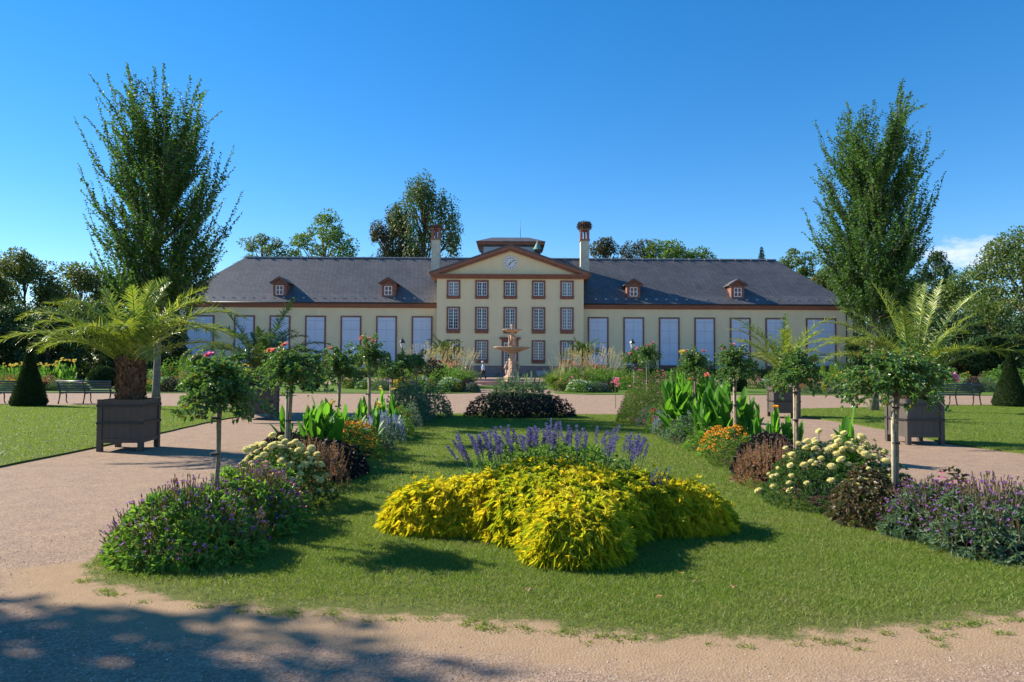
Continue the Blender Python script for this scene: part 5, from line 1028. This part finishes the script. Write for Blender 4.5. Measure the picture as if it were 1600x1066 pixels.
# ================================================================== FAR BEDS
def far_clump(kind, seed, rx, h):
    """prototype meshes, returned as an Empty with parts"""
    r = np.random.default_rng(seed); e = empty(kind); q = MB()
    K = {'shrub': ('herb', None), 'grey_shrub': ('grey', None), 'white_flower': ('herb', 'white'), 'orange_flower': ('herb', 'orange'), 'red_flower': ('herb', 'red'), 'pink_flower': ('cosleaf', 'pink'), 'yellow_flower': ('herb', 'yellow'), 'bronze_grass': ('bronze', None), 'dark_plant': ('dark', None), 'violet_flower': ('grey', 'purple'), 'salmon_flower': ('cosleaf', 'salmon')}
    lm, fm = K[kind]
    if kind == 'bronze_grass':
        n = 900; a = r.uniform(0, 6.28, n); P = np.stack([np.cos(a)*rx*.3, np.sin(a)*rx*.3, 0*a], 1); strips(q, P, np.stack([np.cos(a)*.8, np.sin(a)*.8, 1+0*a], 1)+r.normal(size=(n, 3))*.35, r.normal(size=(n, 3)), h*1.2*r.uniform(.5, 1, n), .02, 0, 4, .1, .45); leafmound(r, rx*.8, rx*.6, h*.7, 300, .09, .03, q=q)
    else: leafmound(r, rx, rx*.75, h, 620, .085, .036, cnt=7, q=q, lump=.4)
    q.build('foliage', M[lm], e)
    if fm: P, _ = top_pts(r, int(70 if fm in ('white', 'orange') else 34), rx, rx*.75, h); b = MB(); blossoms(b, r, P, .075, 0, 6, .3); b.build('blossom', M[fm], e)
    return e
def far_canna(seed, col_):
    e = canna((0, 0), .42, .35, 1.35, 10, seed, None, None, col_, .40, .11, mat='herb', nf=8, z=0, per=6); return e
proto = {}
used = set()
def place_far(kind, x, y, lab, cat, grp, s=1.0, sz=None):
    if kind not in proto:
        if kind == 'canna_yellow': proto[kind] = far_canna(500, 'yellow')
        elif kind == 'canna_green': proto[kind] = far_canna(501, 'salmon')
        elif kind == 'kochia':
            e = empty('summer_cypress'); r = np.random.default_rng(502); q = MB(); n = 2400; u = r.uniform(0, 1, n); a = r.uniform(0, 6.28, n); rad = .22*np.sqrt(np.sin(np.clip(u, .05, .97)*math.pi))*r.uniform(.7, 1.05, n); kite(q, np.stack([np.cos(a)*rad, np.sin(a)*rad, u*1.7], 1), np.stack([np.cos(a)*.5, np.sin(a)*.5, 1+0*a], 1)+r.normal(size=(n, 3))*.3, [0, 1., 0], .10, .025); q.build('foliage', M['lime'], e); q = MB(); q.tube([(0, 0, 0), (0, 0, 1.5)], .02, 5); q.build('stem', M['canna'], e); proto[kind] = e
        elif kind == 'plume':
            e = empty('fountain_grass'); r = np.random.default_rng(503); q = MB(); n = 700; a = r.uniform(0, 6.28, n); P = np.stack([np.cos(a)*.12, np.sin(a)*.12, 0*a], 1)
            D = np.stack([np.cos(a)*.55, np.sin(a)*.55, 1+0*a], 1)+r.normal(size=(n, 3))*.22; strips(q, P, D, r.normal(size=(n, 3)), r.uniform(.9, 1.8, n), .018, 0, 4, .1, .35); q.build('foliage', M['cosleaf'], e)
            q = MB(); n = 28; a = r.uniform(0, 6.28, n); D = nrm(np.stack([np.cos(a)*.42+.1, np.sin(a)*.3, 1+0*a], 1)+r.normal(size=(n, 3))*.12); L = r.uniform(1.4, 2.5, n)[:, None]; P0 = D*L*.78; P0[:, 2] -= .05
            strips(q, np.zeros((n, 3)), D, r.normal(size=(n, 3)), L[:, 0]*.8, .008, 0, 2, 0, .02, prof=lambda t: 1)
            for j in range(11): kite(q, P0+D*(j*.038), D+r.normal(size=(n, 3))*.45, r.normal(size=(n, 3)), .07, .027, 0, .3)
            q.build('plume', M['plume'], e); proto[kind] = e
        else: proto[kind] = far_clump(kind, 510+len(proto), *{'shrub': (.95, 1.15), 'grey_shrub': (.8, .8), 'white_flower': (.8, .75), 'orange_flower': (.7, .7), 'red_flower': (.8, 1.25), 'pink_flower': (.85, 1.1), 'yellow_flower': (.8, 1.1), 'bronze_grass': (.7, 1.0), 'dark_plant': (.75, .85), 'violet_flower': (.7, .6), 'salmon_flower': (.7, .7)}[kind])
    e0 = proto[kind]
    if kind in used: e = copy_tree(e0)
    else: e = e0; used.add(kind)
    p = gp(x, y); rr = random.Random(int(x*7+y)); e.location = (p[0], p[1], .02); e.rotation_euler = (0, 0, rr.uniform(-.6, .6) if kind in ('plume',) else rr.uniform(0, 6)); k = s*rr.uniform(.9, 1.12)*(1.28 if kind == 'plume' else 1.12 if abs(x-805) < 190 else 1.05); e.scale = (k, k, k*(sz or 1)); tag(e, lab, cat, grp); return e
LOOK = {'shrub': ('leafy green bush', 'bush'), 'grey_shrub': ('grey green bushy plant', 'foliage clump'), 'white_flower': ('white flowered clump', 'flower clump'), 'orange_flower': ('orange flowered clump', 'flower clump'), 'red_flower': ('red flowered dahlia clump', 'flower clump'), 'pink_flower': ('pink flowered clump', 'flower clump'), 'yellow_flower': ('pale yellow flowered clump', 'flower clump'), 'bronze_grass': ('bronze pink feathery clump', 'foliage clump'), 'dark_plant': ('dark purple leafy clump', 'foliage clump'), 'violet_flower': ('violet flowered low clump', 'flower clump'), 'salmon_flower': ('salmon flowered low clump', 'flower clump'), 'canna_yellow': ('yellow flowered canna clump', 'canna'), 'canna_green': ('green leaved canna clump', 'canna'), 'kochia': ('slim lime green columnar plant', 'bedding plant'), 'plume': ('tall fountain grass with pale plumes', 'ornamental grass')}
ORD = 'first second third fourth fifth sixth seventh eighth ninth tenth eleventh twelfth'.split()
def bed(rows, where, grp):
    flat = sorted([(k, x, y, s) for k, x, y, s in rows], key=lambda t: t[1]); cnt = {}; tot = {}
    for k, x, y, s in flat: tot[k] = tot.get(k, 0)+1
    for k, x, y, s in flat:
        cnt[k] = cnt.get(k, 0)+1; lk, cat = LOOK[k]
        lab = f'{lk}, {where}' if tot[k] == 1 else f'{lk}, {ORD[cnt[k]-1]} from left, {where}'
        place_far(k, x, y, lab, cat, grp, s)
W1 = 'far left bed behind the benches'
bed([('canna_yellow', 12, 603, 1.1), ('canna_yellow', 27, 604, 1.0), ('canna_yellow', 62, 604, 1.1), ('canna_yellow', 76, 603, 1.1), ('canna_yellow', 90, 603, 1.0), ('canna_yellow', 101, 605, 1.25), ('bronze_grass', 15, 609, 1.1), ('orange_flower', 16, 611, .8), ('bronze_grass', 76, 609, 1.1), ('shrub', -6, 608, .9), ('shrub', 45, 607, .8),
     ('grey_shrub', 88, 611.5, .7), ('shrub', 112, 610, .55), ('violet_flower', 124, 611, .7), ('yellow_flower', 153, 601, 1.0), ('shrub', 60, 601, 1.1), ('white_flower', 92, 611.5, .6), ('dark_plant', 72, 611.5, .55), ('shrub', -30, 606, 1.2), ('pink_flower', 3, 605, .8)], W1, 'plants of the far left bed')
W2 = 'bed behind the left elm'
bed([('yellow_flower', 214, 605, 1.0), ('bronze_grass', 222, 609, .95), ('orange_flower', 230, 612.5, .75), ('kochia', 215, 598, 1.0), ('shrub', 208, 609, .9), ('shrub', 250, 606, 1.0), ('red_flower', 268, 606, 1.0), ('white_flower', 256, 611, .9), ('dark_plant', 264, 613, .8), ('kochia', 285, 598, 1.2), ('kochia', 295, 597, 1.2), ('kochia', 334, 598, 1.1), ('kochia', 346, 597, 1.25),
     ('bronze_grass', 290, 607, 1.15), ('yellow_flower', 312, 604, .9), ('yellow_flower', 322, 603, .85), ('shrub', 300, 611, .9), ('pink_flower', 335, 609, .9), ('shrub', 355, 608, 1.1), ('canna_green', 366, 603, .9), ('dark_plant', 352, 604, 1.1), ('yellow_flower', 392, 604, 1.0), ('white_flower', 385, 609, .9), ('grey_shrub', 278, 612.5, .8), ('shrub', 425, 605, .9), ('canna_yellow', 380, 602, 1.0)], W2, 'plants of the bed behind the left elm')
W3 = 'bed beyond the left rose trees'
bed([('salmon_flower', 543, 607, .8), ('white_flower', 572, 609, .8), ('shrub', 585, 609, .7), ('salmon_flower', 557, 608, .9), ('pink_flower', 600, 608, .8), ('violet_flower', 607, 610, .8), ('shrub', 530, 603, .7), ('orange_flower', 625, 611, .8), ('grey_shrub', 594, 611, .7), ('yellow_flower', 565, 606, .6), ('canna_green', 622, 604, .7)], W3, 'plants of the small bed beyond the left rose trees')
W4 = 'round bed left of the fountain'
bed([('plume', 652, 607, 1.0), ('plume', 672, 606, 1.05), ('plume', 645, 600, 1.1), ('plume', 690, 605, 1.0), ('plume', 710, 604, .95), ('plume', 722, 606, .9), ('canna_green', 678, 607, 1.15), ('canna_green', 694, 604, 1.2), ('canna_green', 710, 605, 1.1), ('dark_plant', 669, 608, 1.6), ('shrub', 690, 609, 1.0), ('shrub', 712, 610, .95), ('shrub', 728, 610, .8), ('dark_plant', 730, 613, .75), ('white_flower', 704, 613, .85), ('white_flower', 660, 611, .9),
     ('white_flower', 694, 613.5, .7), ('violet_flower', 737, 613.5, .75), ('red_flower', 676, 613, .55), ('salmon_flower', 716, 613.5, .6), ('yellow_flower', 655, 609, .7), ('pink_flower', 645, 611, .7), ('shrub', 640, 606, .9)], W4, 'plants of the round bed left of the fountain')
W5 = 'round bed right of the fountain'
bed([('plume', 880, 605, .95), ('plume', 895, 604, 1.0), ('plume', 912, 606, 1.0), ('plume', 930, 605, 1.05), ('plume', 948, 606, .95), ('plume', 960, 605, .9), ('plume', 868, 606, .85), ('canna_green', 894, 606, 1.0), ('canna_green', 920, 605, 1.1), ('canna_green', 936, 606, 1.05), ('canna_green', 880, 604, .95), ('shrub', 888, 608, .8), ('shrub', 925, 609, .85), ('shrub', 946, 609, .9), ('pink_flower', 905, 609, .8), ('yellow_flower', 866, 606, .65),
     ('salmon_flower', 876, 612, .7), ('salmon_flower', 892, 612, .6), ('orange_flower', 913, 607, .9), ('white_flower', 904, 614, .8), ('white_flower', 918, 613.5, .75), ('grey_shrub', 932, 614, .7), ('violet_flower', 941, 614, .8), ('dark_plant', 951, 613, .7), ('orange_flower', 975, 608, .9), ('shrub', 970, 610, 1.0), ('violet_flower', 988, 606, 1.0), ('shrub', 1000, 609, .95), ('pink_flower', 1030, 608, .9), ('shrub', 1050, 606, .9)], W5, 'plants of the round bed right of the fountain')
W6 = 'bed beyond the right rose trees'
bed([('shrub', 1090, 604, .9), ('white_flower', 1110, 604, .8), ('canna_yellow', 1128, 601, .9), ('canna_yellow', 1145, 600, .85), ('shrub', 1165, 603, .8), ('grey_shrub', 1130, 606, .7), ('pink_flower', 1180, 608, .8), ('white_flower', 1196, 606, .7), ('shrub', 1205, 602, .8), ('yellow_flower', 1215, 600, .7), ('shrub', 1068, 605, 1.0), ('orange_flower', 1075, 607, .8)], W6, 'plants of the bed beyond the right rose trees')
W7 = 'bed left of the right elm'
bed([('bronze_grass', 1262, 610, 1.1), ('bronze_grass', 1274, 611, 1.0), ('yellow_flower', 1280, 604, .9), ('yellow_flower', 1293, 604, .9), ('shrub', 1285, 610, .9), ('orange_flower', 1292, 615, .8), ('violet_flower', 1308, 616, .8), ('grey_shrub', 1304, 611, .9), ('white_flower', 1318, 611, .95), ('shrub', 1332, 613, 1.0), ('yellow_flower', 1316, 604, 1.0), ('yellow_flower', 1335, 605, .9), ('shrub', 1350, 611, 1.1), ('kochia', 1286, 597, 1.0), ('kochia', 1300, 597, 1.0), ('kochia', 1308, 598, .9), ('canna_yellow', 1345, 603, .9),
     ('shrub', 1370, 612, 1.0), ('white_flower', 1385, 614, .8), ('dark_plant', 1342, 616, .8), ('grey_shrub', 1268, 616, .7)], W7, 'plants of the bed left of the right elm')
W8 = 'far right bed behind the benches'
bed([('shrub', 1400, 612, 1.1), ('yellow_flower', 1415, 610, .9), ('white_flower', 1435, 609, .9), ('shrub', 1450, 610, 1.1), ('shrub', 1480, 609, 1.2), ('white_flower', 1490, 606, 1.0), ('yellow_flower', 1508, 604, 1.0), ('white_flower', 1505, 610, 1.0), ('bronze_grass', 1524, 609, 1.2), ('dark_plant', 1518, 613, .9), ('grey_shrub', 1540, 613, 1.0), ('pink_flower', 1542, 608, 1.0), ('shrub', 1556, 610, 1.1), ('white_flower', 1553, 606, .9), ('shrub', 1600, 609, 1.2), ('white_flower', 1612, 610, 1.0), ('shrub', 1640, 609, 1.2), ('yellow_flower', 1470, 612, .8)], W8, 'plants of the far right bed')

# ================================================================== MAN WALKING, PUSHCHAIR
def add_skin_layer(me):
    bmx = __import__('bmesh').new(); bmx.from_mesh(me); bmx.verts.layers.skin.verify(); bmx.to_mesh(me); bmx.free()
def skin(name, verts, edges, radii, mat, parent, root=0, lv=1):
    me = bpy.data.meshes.new(name); me.from_pydata(verts, edges, []); add_skin_layer(me); o = bpy.data.objects.new(name, me); col.objects.link(o); o.parent = parent
    md = o.modifiers.new('skin', 'SKIN')
    for i, s in enumerate(me.skin_vertices[0].data): s.radius = (radii[i], radii[i]) if not isinstance(radii[i], tuple) else radii[i]; s.use_root = (i == root)
    md.use_smooth_shade = True; sb = o.modifiers.new('sub', 'SUBSURF'); sb.levels = sb.render_levels = lv; me.materials.append(mat); return o
pm = gp(755, 594.6); man = tag(empty('person', pm), 'man in pale cap, light blue shirt and dark trousers walking left before the pavilion', 'person')
# walking towards -X ; x forward negative
V = [(0, 0, .93), (-.01, 0, 1.12), (-.02, 0, 1.32), (-.03, 0, 1.45), (-.05, 0, 1.52), (-.07, 0, 1.62), (-.06, 0, 1.70),
     (-.02, -.17, 1.38), (.05, -.22, 1.13), (-.06, -.22, .93), (-.09, -.21, .86), (-.02, .17, 1.38), (.03, .22, 1.13), (-.14, .21, 1.0), (-.19, .2, .95),
     (-.04, -.09, .88), (-.16, -.10, .48), (-.26, -.10, .09), (-.36, -.10, .03), (.03, .09, .88), (.08, .10, .48), (.26, .10, .12), (.19, .10, .03)]
E = [(0, 1), (1, 2), (2, 3), (3, 4), (4, 5), (5, 6), (2, 7), (7, 8), (8, 9), (9, 10), (2, 11), (11, 12), (12, 13), (13, 14), (0, 15), (15, 16), (16, 17), (17, 18), (0, 19), (19, 20), (20, 21), (21, 22)]
Rr = [.13, .13, .15, .065, .055, .10, .08, .06, .045, .032, .035, .06, .045, .032, .035, .085, .058, .042, .03, .085, .058, .042, .03]
body = skin('body', V, E, Rr, M['skin'], man, 0, 2)
skin('shirt', [(0, 0, .90), (-.01, 0, 1.12), (-.02, 0, 1.33), (-.03, 0, 1.44), (-.02, -.18, 1.385), (.035, -.22, 1.18), (-.02, .18, 1.385), (.02, .22, 1.18)], [(0, 1), (1, 2), (2, 3), (2, 4), (4, 5), (2, 6), (6, 7)], [.165, .168, .175, .09, .085, .07, .085, .07], M['shirt'], man, 1, 2)
skin('trousers', [(0, 0, .92), (-.04, -.09, .86), (-.16, -.10, .48), (-.25, -.10, .12), (.03, .09, .86), (.08, .10, .48), (.25, .10, .14)], [(0, 1), (1, 2), (2, 3), (0, 4), (4, 5), (5, 6)], [.15, .11, .085, .07, .11, .085, .07], M['trouser'], man, 0, 2)
for a in ((-.26, -.10, 0), (.25, .10, .0)): q = MB(); q.sphere((a[0]-.06, a[1], .055), (.15, .055, .055)); q.build('shoe', M['trouser'], man)
q = MB(); q.lathe([(.118, 1.655), (.118, 1.72), (.09, 1.78), (.0, 1.80)], 16, 0, (-.065, 0, 0)); q.box(-.26, -.08, 1.655, -.13, .08, 1.675); q.build('cap', M['cap'], man)
q = MB(); q.sphere((-.045, 0, 1.625), (.105, .10, .07)); q.build('hair', M['hair'], man)
q = MB(); q.sphere((-.175, 0, 1.605), (.022, .02, .03)); 
for s in (-1, 1): q.sphere((-.155, s*.035, 1.63), .012, seg=8, ring=6); q.sphere((-.05, s*.105, 1.61), (.022, .012, .032), seg=8, ring=6)
q.build('face_features', M['skin'], man)
for yy in (-.21, .2):       # fingers
    bx = (-.09, -.21, .86) if yy < 0 else (-.19, .2, .95); q = MB()
    for k in range(4): q.tube([(bx[0]-.01, bx[1]-.03+k*.018, bx[2]+.01), (bx[0]-.03, bx[1]-.03+k*.018, bx[2]-.05), (bx[0]-.05, bx[1]-.03+k*.018, bx[2]-.075+.008*abs(k-1.5))], [.010, .009, .007], 6)
    q.tube([(bx[0]-.03, bx[1], bx[2]+.03), (bx[0]-.06, bx[1], bx[2]-.02)], [.011, .009], 6); q.build('hand', M['skin'], man)
ps = gp(735, 594.6); e = tag(empty('pushchair', ps), 'dark slanting pushchair half hidden by the grasses in front of the walking man', 'pushchair')
q = MB(); q.tube([(-.40, 0, 1.25), (-.30, 0, .95), (-.12, 0, .55), (.05, 0, .35)], [.10, .20, .20, .12], 12); q.build('seat', M['black'], e)
q = MB(); q.tube([(-.1, -.2, .5), (.30, -.2, .08)], .02, 6); q.tube([(-.1, .2, .5), (.30, .2, .08)], .02, 6); q.tube([(-.2, -.2, .6), (-.25, -.2, .1)], .02, 6); q.tube([(-.2, .2, .6), (-.25, .2, .1)], .02, 6); q.tube([(0, -.2, .55), (.45, -.2, 1.0), (.45, .2, 1.0), (0, .2, .55)], .015, 6); q.build('frame', M['iron'], e)
for xx in (.32, -.25):
    for yy in (-.22, .22): q = MB(); q.tube([(xx, yy-.02, .09), (xx, yy+.02, .09)], .09, 14); q.build('wheel', M['black'], e)

for k, e in list(proto.items()):
    if k not in used: 
        for c in kids(e): bpy.data.objects.remove(c)
        bpy.data.objects.remove(e)
